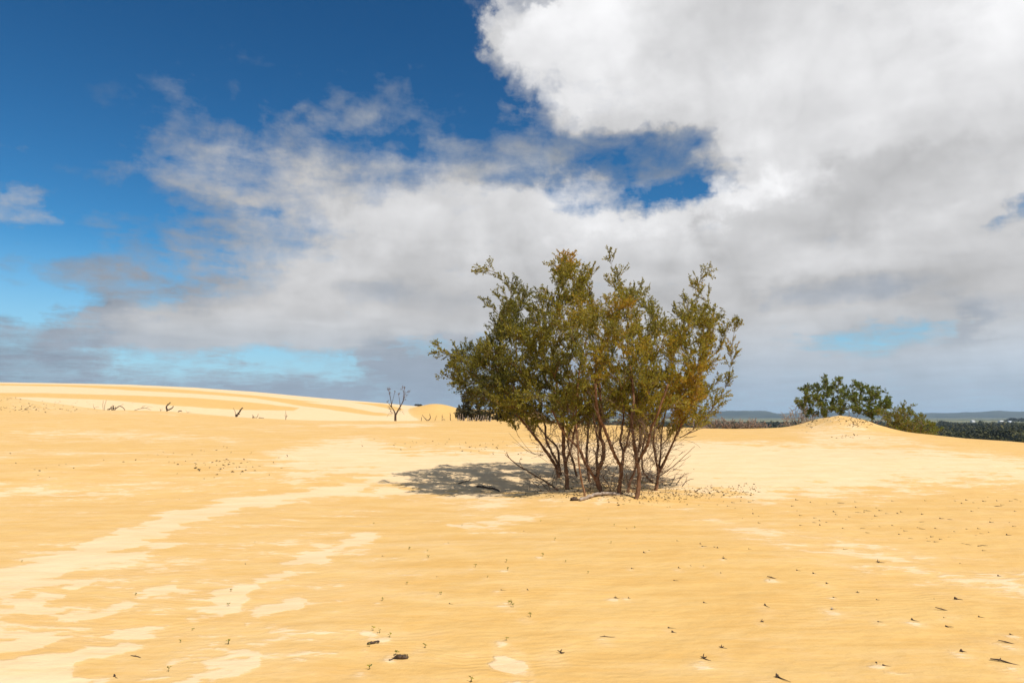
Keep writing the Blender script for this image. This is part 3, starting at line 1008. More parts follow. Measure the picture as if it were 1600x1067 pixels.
# ------------------------------------------------------------------ plain, forest, far fields and hills
def build_plain():
    th = np.linspace(0, 2 * math.pi, 97)[:-1]
    rr = np.array([60, 120, 250, 500, 900, 1500, 2500, 4000, 6500, 9000, 12500.])
    T, Rr = np.meshgrid(th, rr, indexing='ij')
    V = np.stack([Rr * np.sin(T), Rr * np.cos(T), np.full(T.shape, BASEZ)], -1).reshape(-1, 3)
    idx = np.arange(T.size).reshape(T.shape); nxt = np.roll(idx, -1, 0)
    Fq = np.stack([idx[:, :-1], nxt[:, :-1], nxt[:, 1:], idx[:, 1:]], -1).reshape(-1, 4)
    m, b, out = new_mat('coastal_plain')
    geo = b.n('ShaderNodeNewGeometry')
    P = geo.outputs['Position']
    x, y, z = b.sep(P)
    r = b.m('SQRT', b.m('ADD', b.m('MULTIPLY', x, x), b.m('MULTIPLY', y, y)))
    n1, _ = b.noise(b.vm('MULTIPLY', P, (.0006, .0022, 0)), 1.0, 4, .6)
    n2, _ = b.noise(P, .004, 4, .6)
    scrub = b.mix(b.mr(n2, .35, .65, 0, 1), (.020, .026, .012), (.05, .055, .022))
    field = b.mix(b.mr(n1, .40, .60, 0, 1, smooth=True), (.045, .055, .03), (.25, .24, .13))
    f = b.mr(r, 1500, 2200, 0, 1, smooth=True)
    bsdf(b, out, b.mix(f, scrub, field), .95, .05)
    o = link('coastal_plain', mesh('coastal_plain', V, Fq[:, ::-1], m, True))
    tag(o, kind='structure')


build_plain()


def build_hills():
    m = flat_noise_material('hill_woodland', (.016, .024, .018), (.05, .056, .036), .0035, .95, 5)
    for k, (dist, az0, az1, hmax, seed, dep) in enumerate([(8200, 2, 60, 80, 3, 1500), (6400, 6, 23, 68, 8, 900), (9500, -60, 8, 60, 5, 1500)]):
        na, nr = 220, 9
        az = np.radians(np.linspace(az0, az1, na)); q = np.linspace(-1, 1, nr)
        A, Q = np.meshgrid(az, q, indexing='ij')
        env = sst(0, .18, (A - az[0]) / (az[-1] - az[0])) * sst(0, .18, (az[-1] - A) / (az[-1] - az[0]))
        R = dist + Q * dep
        prof = np.clip(1 - Q * Q, 0, 1) ** .8
        hh = hmax * env * (.72 + .5 * fbm(A * 9, Q * .8, 4, seed)) * prof + 10 * fbm(A * 60, Q * 3, 3, seed + 4) * prof
        V = np.stack([R * np.sin(A), R * np.cos(A), BASEZ - 2 + hh], -1).reshape(-1, 3)
        idx = np.arange(na * nr).reshape(na, nr)
        Fq = np.stack([idx[:-1, :-1], idx[1:, :-1], idx[1:, 1:], idx[:-1, 1:]], -1).reshape(-1, 4)
        o = link('hills', mesh('hills', V, Fq[:, ::-1], m, True))
        tag(o, kind='structure')


build_hills()


def forest_crown(seed, n, leaf):
    """leaf clumps of one rounded, uneven crown, height 1 and about as wide"""
    r = np.random.default_rng(seed)
    k = r.integers(4, 7)
    cen = np.stack([r.uniform(-.30, .30, k), r.uniform(-.30, .30, k), r.uniform(.48, .80, k)], -1)
    rad = r.uniform(.20, .34, k)
    w = r.integers(0, k, n)
    u = r.normal(size=(n, 3)); u /= np.linalg.norm(u, axis=1, keepdims=True)
    P = cen[w] + u * (rad[w] * r.uniform(.75, 1.08, n))[:, None] * np.array([1, 1, .8])
    P[:, 2] = np.maximum(P[:, 2], .16)
    Dv = u * .5 + r.normal(size=(n, 3)) * .6
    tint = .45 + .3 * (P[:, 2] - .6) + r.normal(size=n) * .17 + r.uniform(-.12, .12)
    return P, Dv, leaf * r.uniform(.7, 1.3, n), tint


def build_forest():
    r = random.Random(3)
    spots = []
    for band in range(40):
        pass
    d = 150.0
    while d < 1500:
        step = 6.0 + d * .0060
        for u in np.arange(.12, .98, step / d):
            uu = u + r.uniform(-.4, .4) * step / d
            if .46 < uu < .55 and d < 600:      # hidden behind the mound
                continue
            yy = d / math.hypot(1, uu) + r.uniform(-.5, .5) * step
            if r.random() < .06:
                continue
            h = r.uniform(3.4, 6.4) * (r.uniform(1.3, 1.7) if r.random() < .12 else 1)
            spots.append((uu * yy, yy, h))
        d += step * .95
    # keep what can be seen over the edge of the dunes
    vis = []
    for x, y, h in spots:
        px = CX + F * math.cos(TH) * x / y
        ysl = np.linspace(20, 75, 40)
        u = x / y
        edge = float(np.max(np.where(ysl <= np.interp(u * ysl, _gx, _gR) + 1, (H(u * ysl, ysl) - CAMZ) / ysl, -9)))
        if (BASEZ + h + 1.0 - CAMZ) / y > edge - .004:
            vis.append((x, y, h))
    vis.sort(key=lambda s: s[1])
    front = [s for s in vis if s[1] < 420 and -9 < s[0] / s[1] < .80][:90]
    fs = set(front)
    rest = [s for s in vis if s not in fs]
    # individual trees at the near edge of the wood
    protos = []
    for k in range(7):
        P, Dv, sz, ti = forest_crown(50 + k, 620, .10)
        ti = ti + (-.28, .0, .3, .12, -.15, .42, .05)[k]
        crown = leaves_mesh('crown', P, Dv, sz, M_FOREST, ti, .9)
        tb = Tubes()
        tb.add(smooth_path([(0, 0, -.03), (.02, .01, .2), (.0, .03, .5)], 3), taper(7, .028, .012), 6)
        for q in range(3):
            a = q * 2.1 + k
            tb.add([(0, .02, .3), (.16 * math.cos(a), .16 * math.sin(a), .52)], [.013, .006], 5)
        trunk = mesh('trunk', tb.V, tb.F, M_DEAD)
        protos.append((crown, trunk))
    for i, (x, y, h) in enumerate(front):
        t = empty('forest_tree', (x, y, BASEZ))
        t.scale = (h * r.uniform(1.0, 1.35), h * r.uniform(1.0, 1.35), h)
        t.rotation_euler = (0, 0, r.uniform(0, 6.28))
        tag(t, 'dark green bushy tree at the near edge of the forest below the dunes', 'tree', 'trees at the near edge of the forest')
        cm, tm = protos[r.randrange(7)]
        link('crown', cm, t); link('trunk', tm, t)
    # the rest of the wood reads as one mass
    far_p = [forest_crown(90 + k, 70, .21) for k in range(6)]
    PP, DD, SS, TT = [], [], [], []
    for i, (x, y, h) in enumerate(rest):
        P, Dv, sz, ti = far_p[i % 6]
        n = len(P) if y < 700 else 34
        a = r.uniform(0, 6.28); ca, sa = math.cos(a), math.sin(a)
        w = h * r.uniform(1.0, 1.4)
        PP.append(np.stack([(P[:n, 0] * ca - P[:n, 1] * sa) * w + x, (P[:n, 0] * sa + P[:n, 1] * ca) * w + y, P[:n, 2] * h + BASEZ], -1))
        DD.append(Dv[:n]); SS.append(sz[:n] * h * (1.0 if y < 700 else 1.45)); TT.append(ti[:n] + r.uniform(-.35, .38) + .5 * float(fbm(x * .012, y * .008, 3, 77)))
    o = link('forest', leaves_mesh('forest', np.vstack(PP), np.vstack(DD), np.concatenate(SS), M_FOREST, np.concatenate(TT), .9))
    tag(o, 'dark green forest stretching over the plain behind the dunes', 'forest', kind='stuff')
    print('forest', len(front), len(rest))


build_forest()


def house(name, px, py, Y, w, dpt, h, rh, label, cat, wallc, roofc):
    b_ = at(px, py, Y)
    t = empty(name, (b_.x, Y, BASEZ))
    t.rotation_euler = (0, 0, .3)
    tag(t, label, cat)
    mw, b, out = new_mat('painted_wall'); bsdf(b, out, wallc, .6)
    mr_, b, out = new_mat('metal_roof'); bsdf(b, out, roofc, .5)
    x, y = w / 2, dpt / 2
    V = [(-x, -y, 0), (x, -y, 0), (x, y, 0), (-x, y, 0), (-x, -y, h), (x, -y, h), (x, y, h), (-x, y, h), (-x, 0, h + rh), (x, 0, h + rh)]
    link('wall', mesh('wall', V, [(0, 1, 5, 4), (1, 2, 6, 9, 5), (2, 3, 7, 6), (3, 0, 4, 8, 7)], mw, False), t)
    o_ = .4
    V = [(-x - o_, -y - o_, h - .1), (x + o_, -y - o_, h - .1), (x + o_, 0, h + rh + .15), (-x - o_, 0, h + rh + .15), (x + o_, y + o_, h - .1), (-x - o_, y + o_, h - .1)]
    V += [(a, b2, c - .12) for a, b2, c in V]
    link('roof', mesh('roof', V, [(0, 1, 2, 3), (3, 2, 4, 5), (7, 6, 9, 8), (8, 9, 11, 10), (0, 6, 7, 1), (4, 10, 11, 5), (1, 7, 8, 2), (2, 8, 10, 4), (0, 3, 9, 6), (3, 5, 11, 9)], mr_, False), t)


house('farm_building', 1564, 660, 1750, 11, 8, 4, 2.2, 'small white building with pale roof among fields, left of the dark long shelter', 'building', (.55, .54, .52), (.6, .6, .58))
house('farm_building', 1520, 659, 1900, 10, 7, 4, 2, 'tiny pale building at the far side of the forest, behind the dark treetops', 'building', (.55, .54, .52), (.6, .6, .58))
house('farm_building', 1578, 660, 1650, 9, 7, 4, 2, 'pale grey building right beside the dark windbreak at the far right edge', 'building', (.6, .62, .66), (.6, .62, .66))

# far-off dark windbreak of trees beside the farm
def windbreak():
    r = random.Random(8)
    PP, DD, SS, TT = [], [], [], []
    a = at(1571, 660, 1900); b_ = at(1680, 660, 1900)
    for i in range(60):
        P, Dv, sz, ti = forest_crown(300 + i % 5, 50, .25)
        t = i / 59
        x = a.x + (b_.x - a.x) * t + r.uniform(-6, 6); h = r.uniform(9, 13) * min(1, .6 + t * 6)
        PP.append(P * np.array([h * 1.3, h * 1.3, h]) + np.array([x, 1900 + r.uniform(-8, 8), BASEZ])); DD.append(Dv); SS.append(sz * h); TT.append(ti - .3)
    o = link('windbreak', leaves_mesh('windbreak', np.vstack(PP), np.vstack(DD), np.concatenate(SS), M_FOREST, np.concatenate(TT), .9))
    tag(o, 'long dark windbreak of far trees at the right edge behind the forest', 'windbreak', kind='stuff')


windbreak()

# ------------------------------------------------------------------ the air
def haze():
    w, z0, z1 = 13800, BASEZ - 4, 92
    V = [(-w, -w, z0), (w, -w, z0), (w, w, z0), (-w, w, z0), (-w, -w, z1), (w, -w, z1), (w, w, z1), (-w, w, z1)]
    m, b, out = new_mat('air')
    v = b.n('ShaderNodeVolumePrincipled')
    v.inputs['Color'].default_value = (.60, .80, 1.0, 1)
    v.inputs['Density'].default_value = 0.75e-4
    v.inputs['Anisotropy'].default_value = 0.0
    b.t.links.new(v.outputs[0], out.inputs['Volume'])
    o = link('haze', mesh('haze', V, [(0, 3, 2, 1), (4, 5, 6, 7), (0, 1, 5, 4), (1, 2, 6, 5), (2, 3, 7, 6), (3, 0, 4, 7)], m, False))
    tag(o, kind='stuff')


haze()

# ------------------------------------------------------------------ the big multi-stemmed shrub
def build_tea_tree():
    base0 = ground(950, 772)
    root = empty('tea_tree', base0)
    tag(root, 'large multi-stemmed tea tree with olive and yellow leaves standing alone on the sand', 'tree')
    o0 = base0

    def path(pts):
        """(px, py, dy) points; dy is depth relative to the foot"""
        b_ = ground(pts[0][0], pts[0][1])
        out = []
        for i, (px, py, dy) in enumerate(pts):
            p = at(px, py, b_.y + dy) if i else Vector((b_.x, b_.y, b_.z))
            out.append(p)
        out.insert(0, out[0] - (out[1] - out[0]).normalized() * .18)
        return out
    stems = [  # root index, base radius, end radius, points
        (0, .052, .026, [(887, 765, 0), (885, 735, 0), (881, 705, .1), (880, 672, .1), (874, 630, .1), (868, 585, 0)]),
        (0, .026, .014, [(884, 722, .0), (892, 700, -.1), (898, 672, -.2), (905, 640, -.3), (900, 600, -.4)]),
        (1, .050, .024, [(873, 746, 0), (868, 728, 0), (859, 713, -.1), (848, 698, -.2), (836, 682, -.3), (818, 660, -.5), (798, 636, -.7)]),
        (2, .040, .020, [(877, 742, 0), (873, 728, 0), (862, 706, .2), (854, 688, .3), (851, 662, .5), (843, 628, .6), (835, 590, .7)]),
        (2, .030, .014, [(874, 728, 0), (871, 700, .2), (859, 687, .4), (842, 668, .7), (826, 648, .9), (800, 622, 1.1)]),
        (3, .036, .018, [(901, 744, 0), (896, 722, 0), (890, 705, .2), (888, 682, .3), (897, 655, .5), (890, 615, .8)]),
        (4, .022, .016, [(914, 775, 0), (908, 746, 0), (904, 720, 0), (903, 695, 0), (900, 656, .1), (902, 610, .2), (908, 560, .3)]),
        (5, .056, .030, [(940, 769, 0), (933, 750, 0), (935, 735, 0), (942, 718, 0), (943, 697, .1), (937, 680, .1), (939, 660, .1), (938, 620, .2), (930, 570, .2)]),
        (5, .036, .018, [(931, 750, 0), (922, 735, -.1), (914, 722, -.2), (906, 703, -.3), (891, 687, -.4), (876, 668, -.6), (862, 640, -.8)]),
        (5, .030, .016, [(935, 737, 0), (932, 715, .3), (935, 697, .4), (932, 675, .6), (926, 645, .8), (920, 600, 1.2)]),
        (6, .038, .022, [(921, 752, 0), (917, 721, 0), (917, 700, .1), (919, 676, .2), (918, 650, .4), (912, 600, .6)]),
        (7, .048, .026, [(968, 772, 0), (969, 752, 0), (971, 732, 0), (963, 716, -.1), (956, 700, -.2), (951, 686, -.2), (944, 668, -.3), (934, 645, -.4), (930, 600, -.6)]),
        (7, .032, .018, [(970, 738, 0), (973, 722, .1), (974, 706, .2), (969, 690, .3), (972, 672, .3), (974, 640, .4), (968, 590, .5)]),
        (7, .026, .014, [(974, 706, .2), (980, 692, .2), (984, 672, .2), (992, 640, .3), (1000, 600, .5)]),
        (8, .048, .026, [(995, 779, 0), (998, 760, 0), (999, 740, 0), (995, 718, 0), (992, 700, 0), (990, 685, 0), (987, 656, .1), (990, 620, .2), (984, 570, .3)]),
        (8, .036, .018, [(997, 722, 0), (1001, 714, 0), (1009, 700, -.1), (1013, 690, -.2), (1018, 670, -.3), (1030, 640, -.5), (1044, 600, -.6)]),
        (9, .030, .018, [(981, 769, 0), (985, 752, 0), (991, 737, 0), (995, 715, .2), (1000, 690, .4), (1001, 660, .6), (1010, 620, .9)]),
        (10, .042, .020, [(1025, 766, 0), (1027, 750, 0), (1029, 738, 0), (1026, 724, 0), (1023, 705, .1), (1021, 688, .1), (1024, 660, .2), (1030, 620, .3)]),
        (10, .026, .014, [(1029, 738, 0), (1032, 715, .2), (1033, 690, .4), (1036, 660, .6), (1045, 625, .9)]),
        (10, .032, .016, [(1029, 740, 0), (1038, 722, 0), (1043, 710, -.1), (1050, 696, -.2), (1060, 674, -.3), (1074, 645, -.5), (1090, 615, -.6)]),
        (11, .028, .016, [(1019, 753, 0), (1012, 746, 0), (1005, 736, .0), (1003, 715, .2), (1006, 690, .4), (1012, 660, .7), (1020, 610, 1.1)]),
    ]
    g = Grower(4)
    trunks = {}
    tub = {}
    rr = random.Random(2)
    yb = {}
    for ri, r0, r1, pts in stems:
        if ri in yb:
            # a limb that leaves its own trunk: keep the trunk's depth
            Y0 = yb[ri]
            q = [at(px, py, Y0 + dy) for px, py, dy in pts]
        else:
            q = path(pts)
            yb[ri] = ground(pts[0][0], pts[0][1]).y
            r1_ = r1
        q = smooth_path(q, 5)
        q = [q[0]] + [p + Vector((rr.gauss(0, .004), rr.gauss(0, .005), rr.gauss(0, .004))) for p in q[1:-1]] + [q[-1]]
        rad = [x * (1 + .10 * rr.gauss(0, 1)) for x in taper(len(q), r0, r1, .8)]
        if ri not in tub:
            rad[0] *= 1.15; rad[1] *= 1.1
        tub.setdefault(ri, Tubes()).add(q, rad, 9)
        g.stem(q, ri, rad, .42)
    # crown tips seen against the sky
    T0 = 15.3
    TIPS = [(887, 387, 0), (892, 400, .3), (880, 392, -.3), (863, 405, 0), (872, 410, .4), (925, 412, .2), (915, 425, -.3), (905, 440, 0), (921, 436, .5),
            (743, 411, -.4), (775, 424, -.3), (805, 438, -.2), (820, 448, .4), (840, 458, 0), (751, 469, -.8), (770, 452, .5), (785, 480, -.5), (760, 515, -1.0), (775, 505, .3), (790, 520, -.2),
            (665, 547, -.4), (690, 552, .4), (722, 533, .2), (705, 560, -1), (740, 540, 1), (685, 585, -.6), (700, 598, .2), (715, 612, -.9), (735, 628, .4), (695, 570, .9), (725, 585, -1.4), (752, 600, -1.6), (755, 560, 1.4),
            (765, 640, -.6), (783, 655, -.9), (800, 668, -.5), (790, 640, .9),
            (953, 391, 0), (960, 412, .2), (948, 432, -.2), (970, 430, .3), (980, 455, -.2), (1003, 438, .3), (1007, 465, -.2), (992, 448, .6), (1024, 467, .2), (1030, 490, -.5), (975, 472, .9),
            (1118, 420, -.2), (1100, 430, 0), (1085, 437, .3), (1075, 462, -.3), (1060, 478, .2), (1095, 455, -.5), (1114, 469, .1), (1104, 480, -.6), (1085, 490, .6),
            (1164, 496, -.2), (1150, 503, .2), (1135, 490, 0), (1130, 510, .5), (1120, 500, -.6), (1153, 529, -.3), (1135, 535, .4), (1118, 525, -.9), (1140, 517, .3),
            (1147, 587, -.3), (1130, 592, .2), (1120, 570, .6), (1110, 555, -.5), (1127, 612, -.5), (1127, 630, .3), (1105, 605, .9), (1100, 645, -.4), (1075, 655, .2), (1085, 630, -1.2), (1060, 650, -1)]
    import itertools
    poly = [(690, 556), (730, 535), (762, 522), (772, 486), (800, 446), (845, 455), (868, 408), (900, 398), (922, 425), (928, 465), (942, 480), (960, 440), (978, 450), (1000, 465), (1030, 492), (1055, 490), (1085, 470),
            (1115, 490), (1140, 508), (1112, 540), (1108, 590), (1112, 625), (1085, 650), (1030, 664), (980, 656), (900, 660), (850, 658), (800, 654), (765, 636), (712, 606)]
    pin = np.array(poly)
    cand = []
    while len(cand) < 560:
        px = rr.uniform(690, 1140); py = rr.uniform(400, 662)
        if float(sdf_poly(np.array([px]), np.array([py]), poly)[0]) < 6:
            continue
        e2 = ((px - 925) / 250) ** 2 + ((py - 565) / 185) ** 2
        dep = 2.3 * math.sqrt(max(.06, 1 - min(e2, 1)))
        if py > 640 and rr.random() < .4:
            continue
        u = rr.uniform(-1, 1)
        u = math.copysign(abs(u) ** .75, u) - .08
        cand.append((px, py, dep * u))
    low = []
    while len(low) < 115:
        px = rr.uniform(800, 1100); py = rr.uniform(596, 660)
        dep = 2.0 * math.sqrt(max(.1, 1 - ((px - 940) / 165) ** 2))
        low.append((px, py, rr.uniform(-1, .6) * dep))
    TIPS = [(px + (925 - px) * .035, py + (600 - py) * .045, dy) for px, py, dy in TIPS]
    tips = [(*t, True) for t in TIPS + cand + low]
    # bare pale twigs low on the right side and inside
    for px, py, dy in [(1140, 612, .2), (1133, 625, -.3), (1136, 640, .4), (1120, 648, -.5), (1110, 655, .6), (1098, 664, .1), (1128, 655, .8), (1090, 672, -.4), (1145, 600, .6), (1070, 668, .6), (1115, 636, 1.0), (1105, 668, -.9),
                       (1080, 690, -.9), (1095, 700, -1.0), (800, 690, -.6), (812, 684, -.3), (818, 700, -.7), (826, 706, -.2), (795, 676, .3), (840, 690, -.9), (830, 716, -.5), (1050, 690, .4), (1062, 684, -.5)]:
        tips.append((px, py, dy, False))
    pts3 = []
    for px, py, dy, lf in tips:
        pts3.append((at(px, py, T0 + dy), lf))
    pts3.sort(key=lambda a: (a[0] - (o0 + Vector((0, .5, 1.2)))).length)
    for p, lf in pts3:
        g.tip(p, lf, kpl=.50, kdown=1.2, arch=.04, jit=.035)
    g.thicken(.0046, .5)
    # fine dead side twigs between the stems
    fa, fb, fr = [], [], []
    P = g.P
    lowA = []
    for ri, tb in tub.items():
        pass
    allst = []
    for ri, r0, r1, pts in stems:
        Y0 = yb[ri]
        for px, py, dy in pts[1:-1]:
            if py > 640:
                allst.append((ri, at(px, py, Y0 + dy)))
    for k in range(680):
        ri, p = rr.choice(allst)
        d = Vector((rr.gauss(0, 1), rr.gauss(0, 1), abs(rr.gauss(.5, .7)))).normalized()
        a = p + Vector((rr.gauss(0, .02), rr.gauss(0, .02), rr.gauss(0, .08)))
        L = rr.uniform(.18, .75)
        m_ = a + d * L * .5
        e = a + d * L + Vector((rr.gauss(0, .07), rr.gauss(0, .07), rr.uniform(0, .12)))
        fa += [a, m_]; fb += [m_, e]; fr += [ri, ri]
        for q in range(2):
            s_ = m_.lerp(e, rr.uniform(0, .8))
            fa.append(s_); fr.append(ri)
            fb.append(s_ + (d + Vector((rr.gauss(0, .7), rr.gauss(0, .7), rr.gauss(.2, .5)))).normalized() * L * rr.uniform(.2, .5))
    fr = np.array(fr); fa = np.array([list(v - o0) for v in fa]); fb = np.array([list(v - o0) for v in fb])
    nl = 0
    for ri in sorted(tub):
        t = tub[ri]
        t.V = [v - o0 for v in t.V]
        to = t.obj('trunk', M_BARK2 if ri == 4 else M_BARK, root)
        if ri == 4:
            tag(to, 'thin reddish brown leaning stem')
        br = [(b_[0], [p - o0 for p in b_[1]], b_[2], b_[3]) for b_ in g.branches if b_[0] == ri]
        for b_ in br:
            tb = Tubes(); tb.add(b_[1], b_[2], 5)
            tb.obj('branch', M_BARK if b_[3] else M_TWIG, to)
        k = fr == ri
        if k.any():
            o = link('dead_twigs', twig_mesh('dead_twigs', fa[k], fb[k], .0050, .0020, M_TWIG), to)
            tag(o, kind='stuff')
        if any(b_[3] for b_ in br):
            A, B, LP, LD = foliage_from(br, .042, (.16, .50), .0093, .028, .06, .20, 1.0, 3)
            o = link('twigs', twig_mesh('twigs', A, B, .0026, .0010, M_TWIG), to)
            tag(o, kind='stuff')
            q = LP + np.array(o0)
            # clusters of yellowed foliage, greener ones on the left
            n1 = fbm(q[:, 0] * 1.3 + q[:, 1] * .5, q[:, 2] * 1.5 + q[:, 1] * .6, 3, 31)
            sx = np.clip((q[:, 0] - 0.2) / 3.5, -.5, 1)
            n2 = rng.normal(size=len(q)) * .15
            tint = .60 + .44 * n1 + n2 + .12 * sx
            def blob(px, py, s, a):
                c = at(px, py, T0)
                return a * np.exp(-((q[:, 0] - c.x) ** 2 + (q[:, 2] - c.z) ** 2) / s ** 2)
            tint = tint + blob(884, 400, .32, .38) + blob(1050, 600, .7, .13) + blob(900, 465, .5, .12) + blob(960, 560, .5, .10) - blob(745, 580, .9, .14) - blob(770, 610, .5, .08) + blob(770, 425, .5, .12)
            sz = .033 * rng.uniform(.65, 1.3, len(q))
            o = link('leaves', leaves_mesh('leaves', LP, LD, sz, M_LEAF, tint, .62), to)
            tag(o, kind='stuff')
            nl += len(q)
    print('tea tree leaves', nl, 'branches', len(g.branches))


build_tea_tree()

# ------------------------------------------------------------------ other shrubs
def shrub(name, base, stems, tips, leaf, mat, bark, label, cat='shrub', bare=(), tstep=.14, lstep=.045, tl=(.2, .5), seed=1, r0=.05, thick=1.6, group=None, tint0=.45, up=.3, twm=None):
    """base Vector; stems: list of point lists (world); tips: world points"""
    root = empty(name, base)
    tag(root, label, cat, group)
    g = Grower(seed)
    tub = []
    for ri, st in enumerate(stems):
        q = smooth_path(st, 4)
        rad = taper(len(q), r0, r0 * .45, .8)
        tb = Tubes(); tb.add([p - base for p in q], rad, 6)
        tub.append(tb)
        g.stem(q, ri, rad, .35)
    allt = [(Vector(t), True) for t in tips] + [(Vector(t), False) for t in bare]
    allt.sort(key=lambda a: (a[0] - base).length)
    for t, lf in allt:
        g.tip(t, lf, thick=thick, jit=.08, kdown=.9)
    g.thicken(.009, .5, .004)
    for ri, tb in enumerate(tub):
        to = tb.obj('trunk', bark, root)
        br = [(b_[0], [p - base for p in b_[1]], b_[2], b_[3]) for b_ in g.branches if b_[0] == ri]
        if br:
            tt = Tubes()
            for b_ in br:
                tt.add(b_[1], b_[2], 4)
            tag(tt.obj('branches', bark, to), kind='stuff')
        if any(b_[3] for b_ in br):
            A, B, LP, LD = foliage_from(br, tstep, tl, lstep, leaf, .10, up, 1.0, 3)
            tag(link('twigs', twig_mesh('twigs', A, B, .007, .003, twm or bark), to), kind='stuff')
            n1 = fbm(LP[:, 0] * .9 + LP[:, 1] * .4, LP[:, 2] * 1.1, 3, seed)
            tint = tint0 + .35 * n1 + rng.normal(size=len(LP)) * .17
            tag(link('leaves', leaves_mesh('leaves', LP, LD, leaf * rng.uniform(.7, 1.3, len(LP)), mat, tint, .6), to), kind='stuff')
    return root


def rtips(n, poly, Y, dep, seed):
    r = random.Random(seed)
    xs = [p[0] for p in poly]; ys = [p[1] for p in poly]
    out = []
    while len(out) < n:
        px = r.uniform(min(xs), max(xs)); py = r.uniform(min(ys), max(ys))
        if float(sdf_poly(np.array([px]), np.array([py]), poly)[0]) > 0:
            out.append(at(px, py, Y + r.uniform(-dep, dep)))
    return out


def fan(base, tips, n, seed, frac=.5, spread=.5):
    """n stems from round the base towards groups of tips"""
    r = random.Random(seed)
    out = []
    tt = sorted(tips, key=lambda t: t.x)
    for i in range(n):
        grp = tt[int(i * len(tt) / n):max(int(i * len(tt) / n) + 1, int((i + 1) * len(tt) / n))]
        c = sum(grp, Vector()) / len(grp)
        b_ = base + Vector(((i / max(1, n - 1) - .5) * spread if n > 1 else 0, r.uniform(-.2, .2), 0))
        b_.z = h1(b_.x, b_.y)
        m1 = b_.lerp(c, frac * .5) + Vector((r.gauss(0, .08), r.gauss(0, .08), .12))
        m2 = b_.lerp(c, frac)
        out.append([b_ - Vector((0, 0, .15)), b_, m1, m2])
    return out


